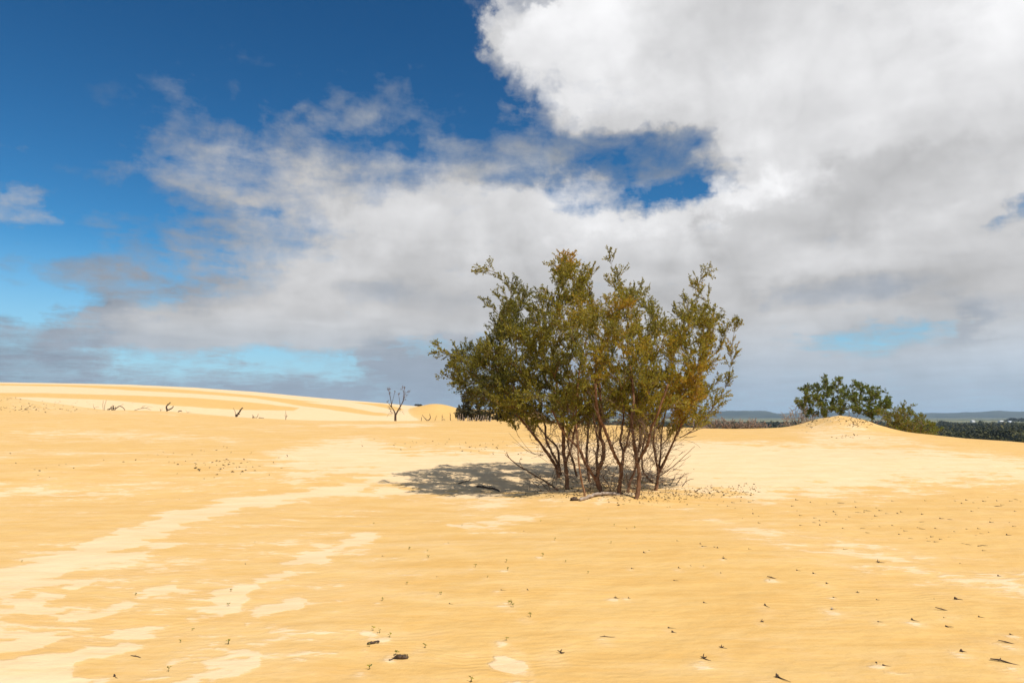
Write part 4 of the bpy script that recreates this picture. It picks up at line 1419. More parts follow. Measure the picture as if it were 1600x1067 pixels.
def right_shrubs():
    # three shrubs round the mound; Y a little behind the sand edge
    P1 = [(1250, 610), (1258, 604), (1270, 600), (1282, 597), (1292, 593), (1300, 600), (1312, 591), (1316, 602), (1326, 614), (1327, 634), (1318, 648), (1295, 650), (1262, 648), (1244, 634)]
    Y = 43.4
    ex = [at(1251, 607, Y), at(1290, 592, Y), at(1313, 591, Y), at(1275, 603, Y), at(1248, 626, Y), at(1317, 604, Y + .3)]
    t = rtips(120, P1, Y, 1.2, 1) + ex
    b_ = Vector((at(1292, 650, Y).x, Y, 0)); b_.z = h1(b_.x, Y)
    bare = [at(x, y, Y + .4) for x, y in ((1244, 645), (1250, 640), (1247, 652), (1258, 648), (1240, 655))] + [at(R_.uniform(1250, 1325), R_.uniform(630, 655), Y + R_.uniform(-.8, .8)) for _ in range(34)]
    shrub('coastal_shrub', b_, fan(b_, t, 7, 3, .45, 2.6), t, .095, M_LEAF2, M_PALEW, 'dark green shrub with two pointed tops behind the left side of the sand mound', bare=bare, seed=5, tint0=.5, tstep=.07, lstep=.028, thick=1.8)
    P2 = [(1328, 606), (1336, 598), (1345, 603), (1352, 602), (1362, 608), (1374, 604), (1382, 616), (1391, 618), (1392, 634), (1384, 645), (1366, 650), (1345, 648), (1328, 640)]
    Y = 43.0
    ex = [at(1337, 602, Y), at(1372, 608, Y), at(1386, 618, Y), at(1388, 631, Y), at(1350, 606, Y)]
    t = rtips(105, P2, Y, 1.2, 2) + ex
    b_ = Vector((at(1352, 655, Y).x, Y, 0)); b_.z = h1(b_.x, Y)
    bare = [at(x, y, Y + .4) for x, y in ((1330, 650), (1340, 648), (1372, 652), (1385, 650), (1320, 648))] + [at(R_.uniform(1318, 1395), R_.uniform(630, 662), Y + R_.uniform(-.8, .8)) for _ in range(40)]
    shrub('coastal_shrub', b_, fan(b_, t, 7, 4, .45, 2.6), t, .095, M_LEAF2, M_PALEW, 'rounded green shrub behind the top right of the sand mound', bare=bare, seed=8, tint0=.54, tstep=.07, lstep=.028, thick=1.8)
    P3 = [(1366, 640), (1392, 644), (1403, 640), (1412, 632), (1425, 634), (1430, 644), (1442, 646), (1450, 658), (1462, 666), (1468, 682), (1450, 682), (1430, 678), (1405, 674), (1388, 664)]
    Y = 40.6
    ex = [at(1412, 631, Y), at(1426, 634, Y), at(1472, 672, Y), at(1460, 662, Y), at(1404, 639, Y)]
    t = rtips(130, P3, Y, 1.1, 3) + ex
    b_ = Vector((at(1425, 686, Y).x, Y, 0)); b_.z = h1(b_.x, Y)
    bare = [at(x, y, Y - .3) for x, y in ((1392, 664), (1400, 672), (1386, 656), (1474, 684), (1470, 680), (1478, 682), (1440, 684))] + [at(R_.uniform(1378, 1450), R_.uniform(655, 682), Y + R_.uniform(-1.2, .4)) for _ in range(30)]
    shrub('coastal_shrub', b_, fan(b_, t, 5, 5, .4, 3.0), t, .075, M_LEAF2, M_PALEW, 'low bright green shrub on the slope to the right of the sand mound', bare=bare, seed=13, tint0=.74, tstep=.065, lstep=.026, thick=1.6)
    # dense dark bush behind the big tree's left side
    P4 = [(712, 640), (716, 624), (728, 612), (745, 604), (770, 602), (795, 606), (815, 618), (822, 636), (816, 650), (790, 652), (760, 654), (735, 652), (716, 648)]
    c = crest(760)
    Y = c.y + 1.3
    t = rtips(170, P4, Y, 1.7, 4) + rtips(90, [(712, 642), (822, 642), (820, 656), (716, 656)], Y, 1.6, 14)
    b_ = Vector((at(764, 655, Y).x, Y, 0)); b_.z = h1(b_.x, Y)
    shrub('dense_bush', b_, fan(b_, t, 7, 6, .35, 3.6), t, .10, M_LEAF3, M_DEAD, 'dense dark grey-green bush behind the left side of the big tea tree', 'bush', seed=21, tstep=.07, lstep=.028, thick=1.6, tint0=.42)
    # tiny far bush on the far dune
    Y = 150
    cpt = None
    ys = np.linspace(80, 200, 400); u = (655 - CX) / F / math.cos(TH)
    a = (H(u * ys, ys) - CAMZ) / ys
    k = int(np.argmax(a)); Y = float(ys[k]); b_ = Vector((u * Y, Y, float(H(u * ys[k:k + 1], ys[k:k + 1])[0])))
    s = Y / F
    r = random.Random(6)
    b_.z -= .3
    t = [b_ + Vector((r.uniform(-5, 6) * s, r.uniform(-.5, .5), (r.uniform(.5, 3.2) + .6) * s)) for _ in range(40)]
    shrub('low_bush', b_, fan(b_, t, 3, 7, .4, 1.0), t, .16, M_LEAF3, M_DEAD, 'tiny dark bush far off on the skyline of the dune, left of the round dune', 'bush', seed=22, tstep=.12, lstep=.05, tint0=.15)


right_shrubs()

# ------------------------------------------------------------------ dead wood along the ridge
def on_crest(px, dy=0.0):
    c = crest(px)
    c = Vector((c.x * (c.y + dy) / c.y, c.y + dy, 0))
    c.z = h1(c.x, c.y)
    return c


def sticks(name, label, cat, base, limbs, mat, group=None, s=None, bury=.12):
    """limbs: list of ([(dpx right, dpx up, depth m)...], r0, r1); the first limb is the stem, others are its branches"""
    s = s or base.y / F
    t = None
    for i, (pts, r0, r1) in enumerate(limbs):
        q = [Vector((x * s, d, z * s)) for x, z, d in pts]
        if abs(pts[0][1]) < .01:
            q.insert(0, q[0] - Vector((0, 0, bury)))
        q = smooth_path(q, 4)
        q = [q[0]] + [p + Vector((R_.gauss(0, 1), R_.gauss(0, 1), R_.gauss(0, 1))) * r0 * .35 for p in q[1:-1]] + [q[-1]]
        tb = Tubes(); tb.add(q, taper(len(q), r0 * 1.25, r1 * 1.25), 6)
        if i == 0:
            t = tb.obj(name, mat); t.location = base
            tag(t, label, cat, group)
        else:
            tb.obj('branch', mat, t)
    return t


def dead_wood():
    # left to right along the ridge
    sticks('dead_twig', 'leftmost thin bare twig on the ridge, leaning left', 'twig', on_crest(155), [([(0, 0, 0), (-2, 3, 0), (-3, 8, 0)], .016, .006), ([(-1, 2, 0), (3, 4, .1), (5, 3, .1)], .01, .005)], M_DEAD)
    sticks('dead_stick', 'left of two thin upright dead stems on the left ridge', 'dead stick', on_crest(168), [([(0, 0, 0), (-1, 7, 0), (-2, 15, .1)], .018, .008)], M_DEAD)
    sticks('dead_stick', 'right of two thin upright dead stems on the left ridge', 'dead stick', on_crest(170), [([(0, 0, 0), (0, 8, 0), (1, 16, .1)], .02, .008)], M_DEAD)
    sticks('broken_stump', 'dark splintered stump with several broken prongs on the left ridge', 'stump', on_crest(183), [([(0, 0, 0), (1, 3, 0), (1, 7, 0)], .06, .03), ([(-6, 0, 0), (-4, 4, .1), (-4, 6, .1)], .035, .02), ([(-3, 0, .1), (-2, 4, 0), (-1, 8, 0)], .025, .01),
           ([(-9, 1, 0), (-3, 2.5, 0), (2, 2, 0)], .03, .02), ([(2, 0, 0), (3, 3, .1), (4, 5, 0)], .045, .02)], M_DEAD)
    sticks('fallen_branch', 'arched fallen branch touching the sand right of the splintered stump', 'branch', on_crest(190), [([(-3, 2, 0), (3, 6, 0), (9, 3, 0), (13, -2, 0)], .03, .02), ([(3, 6, 0), (6, 8, .1), (8, 10, .1)], .012, .005)], M_DEAD)
    sticks('fallen_branch', 'long low bleached branch lying on the ridge left of the forked stump', 'branch', on_crest(228), [([(-12, 0, 0), (-6, 2, 0), (2, 4, .1), (8, 3, .1), (14, 1, 0)], .02, .012), ([(-2, 3, 0), (3, 7, 0), (7, 8, 0)], .012, .005), ([(6, 3, 0), (10, 6, 0), (14, 5, .2)], .01, .005), ([(2, 3, 0), (-1, 6, .2), (-2, 8, .2)], .009, .004)], M_TWIG)
    sticks('dead_twig', 'small bare twig just left of the forked stump', 'twig', on_crest(257), [([(0, 0, 0), (-1, 3, 0), (-2, 4, 0)], .016, .006), ([(0, 0, 0), (1, 2, 0), (2, 4, .1)], .012, .006)], M_DEAD)
    sticks('forked_stump', 'dark Y-shaped forked stump standing on the left ridge', 'stump', on_crest(267), [([(0, 0, 0), (-1, 5, 0), (0, 9, 0), (4, 14, 0)], .075, .03), ([(0, 1.5, 0), (4, 3, 0), (8, 6, 0), (9, 8, 0)], .05, .022), ([(0, 9, 0), (-1, 12, .1)], .02, .01)], M_DEAD)
    sticks('wood_lump', 'low dark lump of wood right of the forked stump', 'driftwood', on_crest(287), [([(-3, 0, 0), (0, 2, 0), (3, .5, 0)], .04, .02), ([(0, 1.5, 0), (2, 2.6, 0)], .02, .01)], M_DEAD)
    sticks('dead_twig', 'small sprig of bare twigs between the forked and the leaning stump', 'twig', on_crest(299), [([(0, 0, 0), (-2, 2, 0), (-4, 5, 0)], .012, .005), ([(0, 0, 0), (2, 2, 0), (4, 1, 0)], .012, .006)], M_TWIG)
    sticks('leaning_stump', 'thick dark stump leaning right with a thin dead stem at its left', 'stump', on_crest(374), [([(0, 0, 0), (2, 4, 0), (5, 9, 0), (10, 14, 0)], .085, .035), ([(-1, 2, 0), (-2, 8, 0), (-6, 14, .1)], .02, .007)], M_DEAD)
    sticks('broken_stump', 'short broken stub right of the leaning stump', 'stump', on_crest(400), [([(0, 0, 0), (0, 3, 0), (-1, 5, 0)], .03, .015), ([(-1, 1, 0), (4, 1, 0)], .025, .02)], M_DEAD)
    sticks('dead_stick', 'thin short stem leaning right beside the lying twig on the ridge', 'dead stick', on_crest(405), [([(0, 0, 0), (2, 3, 0), (3, 7, 0)], .022, .01)], M_DEAD)
    sticks('fallen_twig', 'short dark twig lying flat on the ridge right of the leaning stump', 'twig', on_crest(413), [([(-4, .8, 0), (0, 1, 0), (4, .4, 0)], .022, .015)], M_DEAD)
    sticks('dead_stick', 'single thin dead stem with a low side twig between stumps and dead tree', 'dead stick', on_crest(451), [([(0, 0, 0), (0, 6, 0), (-1, 14, 0)], .03, .008), ([(0, 4, 0), (3, 6, 0)], .012, .006), ([(0, 3, 0), (-3, 7, .1)], .012, .006)], M_DEAD)
    # stubs between the dead tree and the dark bush
    sticks('dead_stick', 'leftmost short upright stub between the dead tree and the dark bush', 'dead stick', on_crest(660), [([(0, 0, 0), (0, 3, 0), (.5, 6, 0)], .022, .012)], M_DEAD)
    sticks('forked_stump', 'low forked dead stump with spread arms right of the dead tree', 'stump', on_crest(669), [([(0, 0, 0), (-3, 3, 0), (-8, 9, 0)], .03, .012), ([(0, .5, 0), (3, 1, 0), (5, 5, 0), (4, 11, 0)], .035, .012), ([(-4, 4, 0), (-1, 3, .1)], .012, .006)], M_DEAD)
    sticks('dead_stick', 'thin stem leaning right beside the low forked stump', 'dead stick', on_crest(681), [([(0, 0, 0), (1, 3, 0), (3, 8, 0)], .018, .008)], M_DEAD)
    sticks('dead_stick', 'pair of crossed thin stems midway to the dark bush', 'dead stick', on_crest(692), [([(0, 0, 0), (0, 5, 0), (0, 10, 0)], .018, .008), ([(1, 1, 0), (3, 2, 0), (5, .6, 0)], .018, .01), ([(0, 7, 0), (2, 4, 0)], .012, .006)], M_DEAD)
    sticks('dead_stick', 'taller straight stem nearest the left side of the dark bush', 'dead stick', on_crest(705), [([(0, 0, 0), (-.5, 6, 0), (-1, 12, 0)], .028, .012), ([(-.5, 6, 0), (.5, 9, 0)], .014, .008)], M_DEAD)
    # bleached stakes at the foot of the dark bush
    proto = None
    for i, (px, hgt, ln) in enumerate([(717, 9, 0), (720, 11, .3), (724, 10, -.5), (731, 7, 1), (735, 5, .5), (743, 7, 2), (746, 9, 2.5), (750, 8, 3), (754, 9, 2), (757, 7, 1.5), (761, 8, 2.5), (727, 5, -1), (739, 5, .5), (766, 6, 2)]):
        sticks('bleached_stake', 'pale bleached dead stake at the sandy foot of the dark bush', 'stake', on_crest(px, -.35), [([(0, 0, 0), (ln * .5, hgt * .5, 0), (ln, hgt, R_.uniform(-.1, .1))], .034, .02)], M_GREY, 'bleached stakes at the foot of the dark bush')


dead_wood()


def dead_tree():
    b_ = on_crest(620)
    s = b_.y / F
    root = empty('dead_tree', b_)
    tag(root, 'bare leafless dead tree with two upright limbs on the sand ridge', 'tree')
    limbs = [([(0, -3), (0, 0), (0, 6), (0, 12)], .095, .07), ([(0, 8), (-2, 15), (-6, 21), (-11, 27)], .055, .018), ([(-6, 21), (-7, 30), (-9, 40), (-10, 46)], .035, .012),
             ([(0, 9), (4, 17), (9, 26), (12, 34), (12, 48)], .06, .016), ([(7, 22), (6, 30), (5, 37)], .028, .010), ([(-6, 26), (-4, 36), (-2, 44)], .02, .008)]
    r = random.Random(12)
    for i, (pts, r0, r1) in enumerate(limbs):
        q = smooth_path([Vector((x * s, r.gauss(0, .05), z * s)) for x, z in pts], 4)
        tb = Tubes(); tb.add(q, taper(len(q), r0, r1), 7)
        o = tb.obj('trunk' if i == 0 else 'limb', M_DEAD, root)
        if i == 0:
            trunk = o
    A, B = [], []

    def tw(p, d, L, lv):
        e = p + d * L
        A.append(p); B.append(e)
        if lv < 3:
            for k in range(3):
                d2 = (d + Vector((r.gauss(0, .5), r.gauss(0, .5), r.gauss(.1, .4)))).normalized()
                tw(p.lerp(e, r.uniform(.4, 1)), d2, L * r.uniform(.45, .8), lv + 1)
    for x, z, dx, L in [(-10, 42, -.2, .22), (-11, 45, -.3, .16), (-9, 38, -.1, .18), (12, 44, .1, .28), (12, 38, .4, .28), (10, 30, .6, .25), (14, 40, .5, .25), (5, 36, -.1, .2), (-2, 42, .1, .16), (11, 46, -.3, .25), (-11, 27, -.6, .18), (-2, 14, -.9, .30), (2, 14, .8, .25), (-2, 10, -.9, .24), (12, 33, .5, .22)]:
        tw(Vector((x * s, 0, z * s)), Vector((dx, r.gauss(0, .3), .8)).normalized(), L, 0)
    for x, z in [(-3, 14), (-4, 12), (4, 16)]:
        p = Vector((x * s, 0, z * s)); e = p + Vector((math.copysign(.3, x), 0, -.06))
        A += [p, e]; B += [e, e + Vector((math.copysign(.15, x), .05, -.25))]
    o = link('twigs', twig_mesh('twigs', np.array(A), np.array(B), .010, .004, M_TWIG), root)
    tag(o, kind='stuff')


dead_tree()


def brush():
    """pale leafless brush along the right part of the ridge and beside the mound"""
    r = random.Random(17)

    def variant(seed, hh, n, rad=1.0):
        r = random.Random(seed)
        A, B = [], []

        def tw(p, d, L, lv):
            m = p + d * L * .5
            d = (d + Vector((r.gauss(0, .25), r.gauss(0, .25), r.gauss(.05, .2)))).normalized()
            e = m + d * L * .5
            A.extend([p, m]); B.extend([m, e])
            if lv < 3:
                for k in range(2 if lv else 3):
                    d2 = (d + Vector((r.gauss(0, .55), r.gauss(0, .55), r.gauss(.1, .4)))).normalized()
                    tw(p.lerp(e, r.uniform(.5, 1)), d2, L * r.uniform(.5, .85), lv + 1)
        for k in range(n):
            d = Vector((r.gauss(0, .5), r.gauss(0, .4), 1)).normalized()
            tw(Vector((r.gauss(0, .012), r.gauss(0, .012), -.12)), d, hh * r.uniform(.5, .9), 0)
        return twig_mesh('dead_brush', np.array(A), np.array(B), .017 * rad, .007 * rad, M_PALEW)
    vs = [variant(40 + i, .42, 3) for i in range(5)]
    pxs = [1086, 1092, 1098, 1103, 1109, 1114, 1119, 1124, 1130, 1135, 1141, 1146, 1152, 1156, 1161, 1166, 1171, 1177, 1181, 1186, 1190]
    for i, px in enumerate(pxs):
        b_ = on_crest(px, .35)
        o = link('dead_brush', vs[i % 5])
        o.location = b_
        o.rotation_euler = (0, 0, r.uniform(0, 6.28))
        k = r.uniform(.85, 1.4) * (1.2 if px < 1110 else 1)
        o.scale = (k, k, k * r.uniform(.8, 1.2))
        tag(o, 'leafless brownish brush on the sand edge between the big tea tree and the mound', 'brush', 'leafless brush along the right sand edge')
    for px, dy, sc, lb in [(1236, .5, 2.3, 'bleached spreading dead bush just left of the mound, low and wide'), (1246, 1.0, 2.6, 'taller bleached dead bush against the sky touching the left shrub')]:
        o = link('dead_bush', variant(int(px), .5, 6, .42)); o.data.materials[0] = M_GREY
        b_ = on_crest(px, dy); o.location = b_
        o.scale = (sc, sc, sc)
        tag(o, lb, 'bush')


brush()

# ------------------------------------------------------------------ branches and wood round the big tree
def near_wood():
    def gp(px, py, up=0.0):
        g = ground(px, py); g.z += up
        return g

    def world_tube(name, label, cat, limbs, mat, group=None):
        t = None
        for i, (pts, r0, r1) in enumerate(limbs):
            q = smooth_path(pts, 5)
            q = [q[0]] + [p + Vector((R_.gauss(0, 1), R_.gauss(0, 1), R_.gauss(0, 1))) * r0 * .3 for p in q[1:-1]] + [q[-1]]
            if t is None:
                org = pts[0].copy()
            tb = Tubes(); tb.add([p - org for p in q], taper(len(q), r0, r1), 7)
            o = tb.obj(name if i == 0 else 'twig', mat, t)
            if i == 0:
                o.location = org; t = o
                tag(t, label, cat, group)
        return t
    Yb = ground(868, 763).y
    A = lambda px, py, d=0: at(px, py, Yb + d)
    world_tube('fallen_branch', 'long thin dead branch rising to the left over the tree shadow', 'branch',
               [([gp(872, 766, .0), A(862, 758), A(838, 744), A(818, 732), A(803, 722), A(794, 713), A(792, 706)], .020, .007), ([A(795, 715), A(790, 711), A(789, 708)], .007, .003),
                ([A(850, 750), A(842, 757), A(834, 760)], .008, .003), ([A(838, 744), A(826, 748), A(818, 747)], .007, .003), ([A(862, 758), A(866, 745), A(872, 735)], .008, .003), ([A(818, 732), A(812, 722), A(815, 714)], .006, .003)], M_BARK)
    world_tube('stick', 'dark crooked stick lying at the lower left edge of the tree shadow', 'stick',
               [([gp(745, 761, .015), gp(755, 762, .02), gp(764, 764, .015), gp(773, 765, .02), gp(780, 768, .01)], .024, .018), ([gp(764, 764, .02), gp(768, 762, .05)], .012, .006)], M_DEAD)
    world_tube('stick', 'thin dark stick lying inside the left end of the tree shadow', 'stick',
               [([gp(716, 756, .01), gp(724, 754, .02), gp(732, 752, .02), gp(738, 749, .06)], .013, .006)], M_DEAD)
    world_tube('buried_log', 'curved bleached log half buried in sand in front of the tree stems', 'log',
               [([gp(906, 783, .015), gp(915, 781, .035), gp(925, 778, .04), gp(938, 775, .045), gp(952, 774, .04), gp(968, 773, .0)], .034, .030)], M_GREY)
    # lump of dark wood beside the log
    import bmesh
    bm = bmesh.new()
    bmesh.ops.create_icosphere(bm, subdivisions=2, radius=.055)
    for v in bm.verts:
        n = v.co.normalized()
        v.co *= 1 + 1.1 * float(vnoise(n.x * 3 + 5, n.y * 3 + n.z * 2.3, 4)) + .5 * float(vnoise(n.x * 8, n.z * 8 + n.y * 5, 6))
        v.co.z *= .75; v.co.x *= 1.25
    me = bpy.data.meshes.new('wood_lump'); bm.to_mesh(me); bm.free()
    me.materials.append(M_DEAD)
    o = link('wood_lump', me); g = gp(897, 782); o.location = (g.x, g.y, g.z + .03)
    tag(o, 'small dark knotted lump of wood at the left end of the buried log', 'driftwood')
    Yr = ground(1055, 757).y
    B = lambda px, py, d=0: at(px, py, Yr + d)
    for pts, lb in [([gp(1048, 758), B(1052, 750), B(1056, 744)], 'leftmost thin bare twig poking from the sand right of the stems'),
                    ([gp(1056, 758), B(1062, 749), B(1068, 742), B(1076, 739)], 'middle curved bare twig poking from the sand right of the stems'),
                    ([gp(1066, 760), B(1071, 753), B(1078, 749), B(1084, 748)], 'rightmost low bare twig poking from the sand right of the stems')]:
        world_tube('bare_twig', lb, 'twig', [(pts, .010, .004), ([pts[1], pts[1] + Vector((.06, .05, .12))], .006, .003)], M_DEAD)
    world_tube('bare_branch', 'long thin bare branch slanting up to the right from the rightmost stem', 'branch',
               [([gp(1030, 748, .05), A(1046, 733, .2), A(1060, 721, .3), A(1074, 708, .4), A(1086, 697, .4)], .012, .004), ([A(1060, 721, .3), A(1070, 718, .4), A(1080, 711, .5)], .007, .003)], M_BARK)
    # low tangle of fine twigs at the foot of the stems
    r = random.Random(31)
    n = 0
    for k in range(46):
        px = r.uniform(845, 1045); py = r.uniform(742, 774)
        g = ground(px, py)
        d = Vector((r.gauss(-.1, .8), r.gauss(0, .5), r.uniform(.25, 1.1))).normalized()
        L = r.uniform(.25, .6)
        m1 = g + d * L * .5 + Vector((0, 0, .03)); e = g + d * L + Vector((r.gauss(0, .06), r.gauss(0, .06), r.gauss(.0, .06)))
        tb = Tubes()
        q = smooth_path([Vector((0, 0, -.03)), m1 - g, e - g], 3)
        tb.add(q, taper(len(q), .0065, .0025), 4)
        for j in range(2):
            s_ = q[3 + j]
            e2 = s_ + (d + Vector((r.gauss(0, .7), r.gauss(0, .6), r.gauss(.2, .4)))).normalized() * L * .4
            tb.add([s_, e2], [.0038, .0018], 3)
        o = tb.obj('sprig', M_TWIG if r.random() < .6 else M_BARK)
        o.location = g
        tag(o, 'fine bare sprig poking from the sand among the feet of the tree stems', 'sprig', 'fine bare sprigs at the foot of the tea tree')


near_wood()

# ------------------------------------------------------------------ seedlings and twig stubs
def stub_mesh(kind, seed):
    r = random.Random(seed)
    tb = Tubes()
    if kind == 'stub':       # short thick snag with a thin root trailing to the right and towards the viewer
        tb.add([(0, 0, -.15), (-.03, 0, .12), (-.10, .02, .30)], [.17, .14, .04], 5)
        tb.add([(-.04, 0, .14), (.12, -.05, .22)], [.07, .02], 4)
        tb.add([(0, 0, .10), (.35, -.22, .07), (.8, -.50, .03), (1.15, -.70, .0)], [.07, .045, .03, .012], 4)
    elif kind == 'chip':
        tb.add([(0, 0, -.15), (-.05, 0, .15), (-.22, .02, .22)], [.16, .12, .05], 5)
        tb.add([(0, 0, .12), (.40, -.24, .08), (.95, -.55, .0)], [.06, .04, .012], 4)
    elif kind == 'lying':
        tb.add([(-.7, .35, .05), (-.25, .15, .09), (.2, -.08, .06), (.75, -.36, .03)], [.05, .075, .055, .02], 5)
        tb.add([(-.25, .15, .09), (-.12, .3, .16)], [.04, .015], 4)
    elif kind == 'fork':
        tb.add([(.1, 0, -.12), (.0, 0, .12), (-.28, .05, .20)], [.09, .08, .03], 5)
        tb.add([(0, 0, .08), (.05, .03, .34), (.12, .05, .50)], [.07, .05, .02], 4)
        tb.add([(0, 0, .1), (.3, .06, .16), (.42, .05, .26)], [.06, .05, .02], 4)
        tb.add([(0, 0, .06), (.4, -.25, .05), (.9, -.55, .0)], [.05, .04, .012], 4)
    elif kind == 'seedling':
        tb.add([(0, 0, -.1), (.05, 0, .4), (.0, .03, .8)], [.05, .04, .03], 5)
    elif kind == 'speck':
        tb.add([(0, 0, -.1), (-.04, 0, .14), (-.12, .03, .30)], [.16, .15, .05], 5)
        tb.add([(0, 0, .06), (.4, -.25, .04), (.75, -.45, .0)], [.07, .05, .015], 4)
    ax, ay, az_, ph = r.uniform(.75, 1.3), r.uniform(.75, 1.3), r.uniform(.7, 1.35), r.uniform(0, 6)
    V = [(v.x * ax + .05 * math.sin(7 * v.y + ph), v.y * ay + .05 * math.sin(6 * v.x + ph), v.z * az_ + .02 * math.sin(9 * v.x + ph)) for v in tb.V]
    return mesh('twig_stub' if kind != 'seedling' else 'stem', V, tb.F, M_SEED if kind == 'seedling' else M_DEAD, True)


def leaf_part(seed, n=5):
    r = np.random.default_rng(seed)
    P = np.stack([r.uniform(-.04, .04, n), r.uniform(-.04, .04, n), r.uniform(.45, .82, n)], -1)
    a = r.uniform(0, 6.28) + np.arange(n) * 2.4
    D = np.stack([np.cos(a), np.sin(a), r.uniform(.1, .9, n)], -1)
    ms = []
    for i in range(n):
        ms.append(leaves_mesh('leaf', P[i:i + 1], D[i:i + 1], r.uniform(.35, .6), M_SEED, np.array([r.uniform(0, 1)]), .5))
    return ms


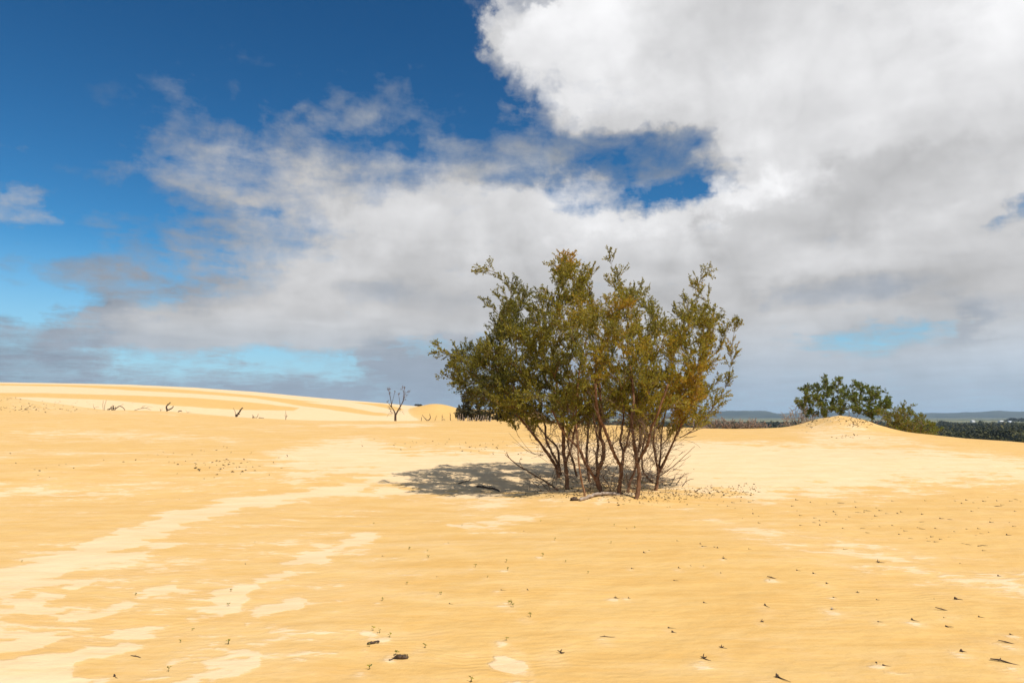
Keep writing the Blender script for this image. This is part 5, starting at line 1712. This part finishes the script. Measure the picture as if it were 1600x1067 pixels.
def scatter():
    r = random.Random(44)
    protos = {k: [stub_mesh(k, i * 7 + len(k)) for i in range(5)] for k in ('stub', 'chip', 'lying', 'fork', 'seedling', 'speck')}
    # a few variants by stretching
    lp = [leaf_part(70 + i) for i in range(4)]
    chipm = mesh('pale_chip', [(-.05, -.02, .0), (.35, -.1, .02), (.42, .08, .2), (.05, .1, .3), (-.03, .02, .04), (.33, -.06, .05), (.40, .11, .23), (.04, .13, .33)],
                 [(0, 1, 2, 3), (7, 6, 5, 4), (0, 4, 5, 1), (1, 5, 6, 2), (2, 6, 7, 3), (3, 7, 4, 0)], M_GREY, False)

    def put(kind, px, py, size, label, group=None, cat=None):
        g = ground(px, py)
        if kind == 'seedling':
            o = empty('seedling', g)
            link('stem', protos['seedling'][r.randrange(5)], o)
            for m in lp[r.randrange(4)]:
                link('leaf', m, o)
            rz = r.uniform(0, 6.28)
            sc = (size * 1.0, size * 1.0, size * r.uniform(.6, .95))
            tag(o, label, 'seedling', group)
        else:
            o = link('fallen_twig' if kind == 'lying' else 'twig_stub', protos[kind][r.randrange(5)])
            o.location = g
            rz = r.gauss(0, .45)
            k = size * r.uniform(.85, 1.1)
            sc = (k, k, k * r.uniform(.55, .95))
            tag(o, label, cat or ('twig' if kind == 'lying' else 'twig stub'), group)
            if kind == 'chip':
                c = link('pale_chip', chipm, o); c.location = (-.05, .05, .2)
        o.rotation_euler = (r.gauss(0, .1), r.gauss(0, .12), rz)
        o.scale = sc
        return o
    for px, py, sz, kd, lb in NEAR:
        put(kd, px, py, sz * (.60 if kd == 'seedling' else .85 if kd == 'lying' else .64), lb)
    for i, (px, py) in enumerate(SPARSE):
        put('seedling' if i % 3 else 'stub', px, py, r.uniform(.028, .045), 'tiny sprout or stub scattered on the golden sand in the left half or centre foreground', 'tiny sprouts scattered over the left and centre sand', 'seedling' if i % 3 else 'twig stub')
    for i, (px, py) in enumerate(MIDR):
        put('speck' if i % 4 else 'fork', px, py, r.uniform(.03, .07), 'small dark stub on golden sand between the big shrub and the pale band, right', 'small stubs below and beside the pale sand band')
    for i, (px, py) in enumerate(FIELD):
        g = ground(px, py)
        put('speck' if r.random() < .8 else 'lying', px, py, r.uniform(.028, .075) * (g.y / 12) ** .5, 'small dark stub in the dense field of stubs on golden sand right of the shrub', 'field of stubs on the sand right of the shrub', 'twig stub')
    # brown cone-like debris
    root = empty('brown_debris', ground(624, 1031))
    tag(root, 'brown cone-like clump of dry seed pods and bark lying on the sand', 'debris')
    tb = Tubes()
    tb.add(smooth_path([(-.05, .0, .006), (-.02, .004, .016), (.03, .0, .017), (.06, .004, .012), (.075, .008, .018)], 3), [.006, .010, .014, .016, .017, .017, .016, .014, .012, .010, .009, .008, .006], 8)
    tb.obj('core', M_DEAD, root)
    rr = random.Random(3)
    for i in range(16):
        x = rr.uniform(-.045, .065); a = rr.uniform(-1.3, 1.3)
        sc = [(0, 0, 0), (.016, .006, .003), (.019, 0, .009), (.015, -.006, .004), (.008, 0, -.003)]
        V = []
        for (u, v, w) in sc:
            V.append((x + v * 1.3 + .004 * math.cos(i), .012 * math.sin(a) + u * math.sin(a) * .6 - .003, .014 + .010 * math.cos(a) + u * math.cos(a) * .5 + w))
        link('scale', mesh('scale', V, [(0, 1, 2), (0, 2, 3), (1, 4, 3, 2), (0, 4, 1), (0, 3, 4)], M_LITTER, False), root)
    tb = Tubes(); tb.add([(-.05, -.01, .01), (-.065, -.03, .006), (-.08, -.04, .008)], [.004, .003, .005], 5)
    tb.obj('stalk', M_DEAD, root)
    root.scale = (.85, .85, .85)
    # short knobbly twig lying above it
    g = ground(583, 1006)
    tb = Tubes()
    q = smooth_path([(-.05, -.03, .012), (-.02, -.01, .016), (.0, .0, .012), (.025, .012, .018), (.055, .022, .015)], 3)
    tb.add(q, [.008, .011, .009, .012, .013, .010, .009, .012, .009, .008, .010, .011, .008], 7)
    o = tb.obj('knobbly_twig', M_DEAD); o.location = g; o.scale = (.8, .8, .8)
    tag(o, 'short dark knobbly twig lying above left of the brown debris', 'twig')


scatter()


def litter():
    """fallen leaves and bits of bark nobody could count"""
    r = np.random.default_rng(9)

    def patch(name, label, spec, mat, size):
        P = []
        for (px, py, sx, sy, n) in spec:
            for _ in range(n):
                g = ground(px + r.normal() * sx, py + r.normal() * sy)
                P.append((g.x, g.y, g.z + .004))
        P = np.array(P)
        D = np.stack([r.normal(size=len(P)), r.normal(size=len(P)), r.uniform(0, .35, len(P))], -1)
        o = link(name, leaves_mesh(name, P, D, size * r.uniform(.5, 1.4, len(P)), mat, r.uniform(0, 1, len(P)), .5))
        tag(o, label, 'litter', kind='stuff')
    patch('leaf_litter', 'fallen leaves and bark crumbs on the sand at the right of the tree stems', [(1110, 768, 38, 5, 150), (1070, 773, 30, 6, 110), (1165, 766, 12, 5, 45), (1010, 780, 50, 5, 80), (960, 757, 50, 9, 420), (880, 765, 40, 8, 160), (960, 774, 60, 4, 120)], M_LITTER, .045)
    patch('leaf_litter', 'sparse leaf crumbs on the sand far left of the tree', [(350, 730, 45, 7, 45), (330, 720, 60, 8, 25), (270, 712, 40, 8, 14), (70, 735, 40, 8, 10), (790, 697, 70, 7, 60), (650, 692, 60, 5, 22)], M_LITTER, .075)
    patch('root_litter', 'brown root fibres and bark bits on the crest of the sand mound', [(1340, 660, 12, 4, 120), (1300, 655, 20, 3, 60), (1268, 664, 9, 4, 45), (1335, 682, 18, 2, 14)], M_LITTER, .11)
    patch('leaf_litter', 'bits of dead plants on the low dune at the far left edge', [(35, 638, 25, 3, 90), (20, 624, 15, 2, 25), (110, 640, 30, 1.5, 30), (100, 629, 40, 2, 20)], M_LITTER, .14)


litter()
bpy.context.view_layer.update()
print('objects', len(bpy.data.objects), 'polys', sum(len(m.polygons) for m in bpy.data.meshes))
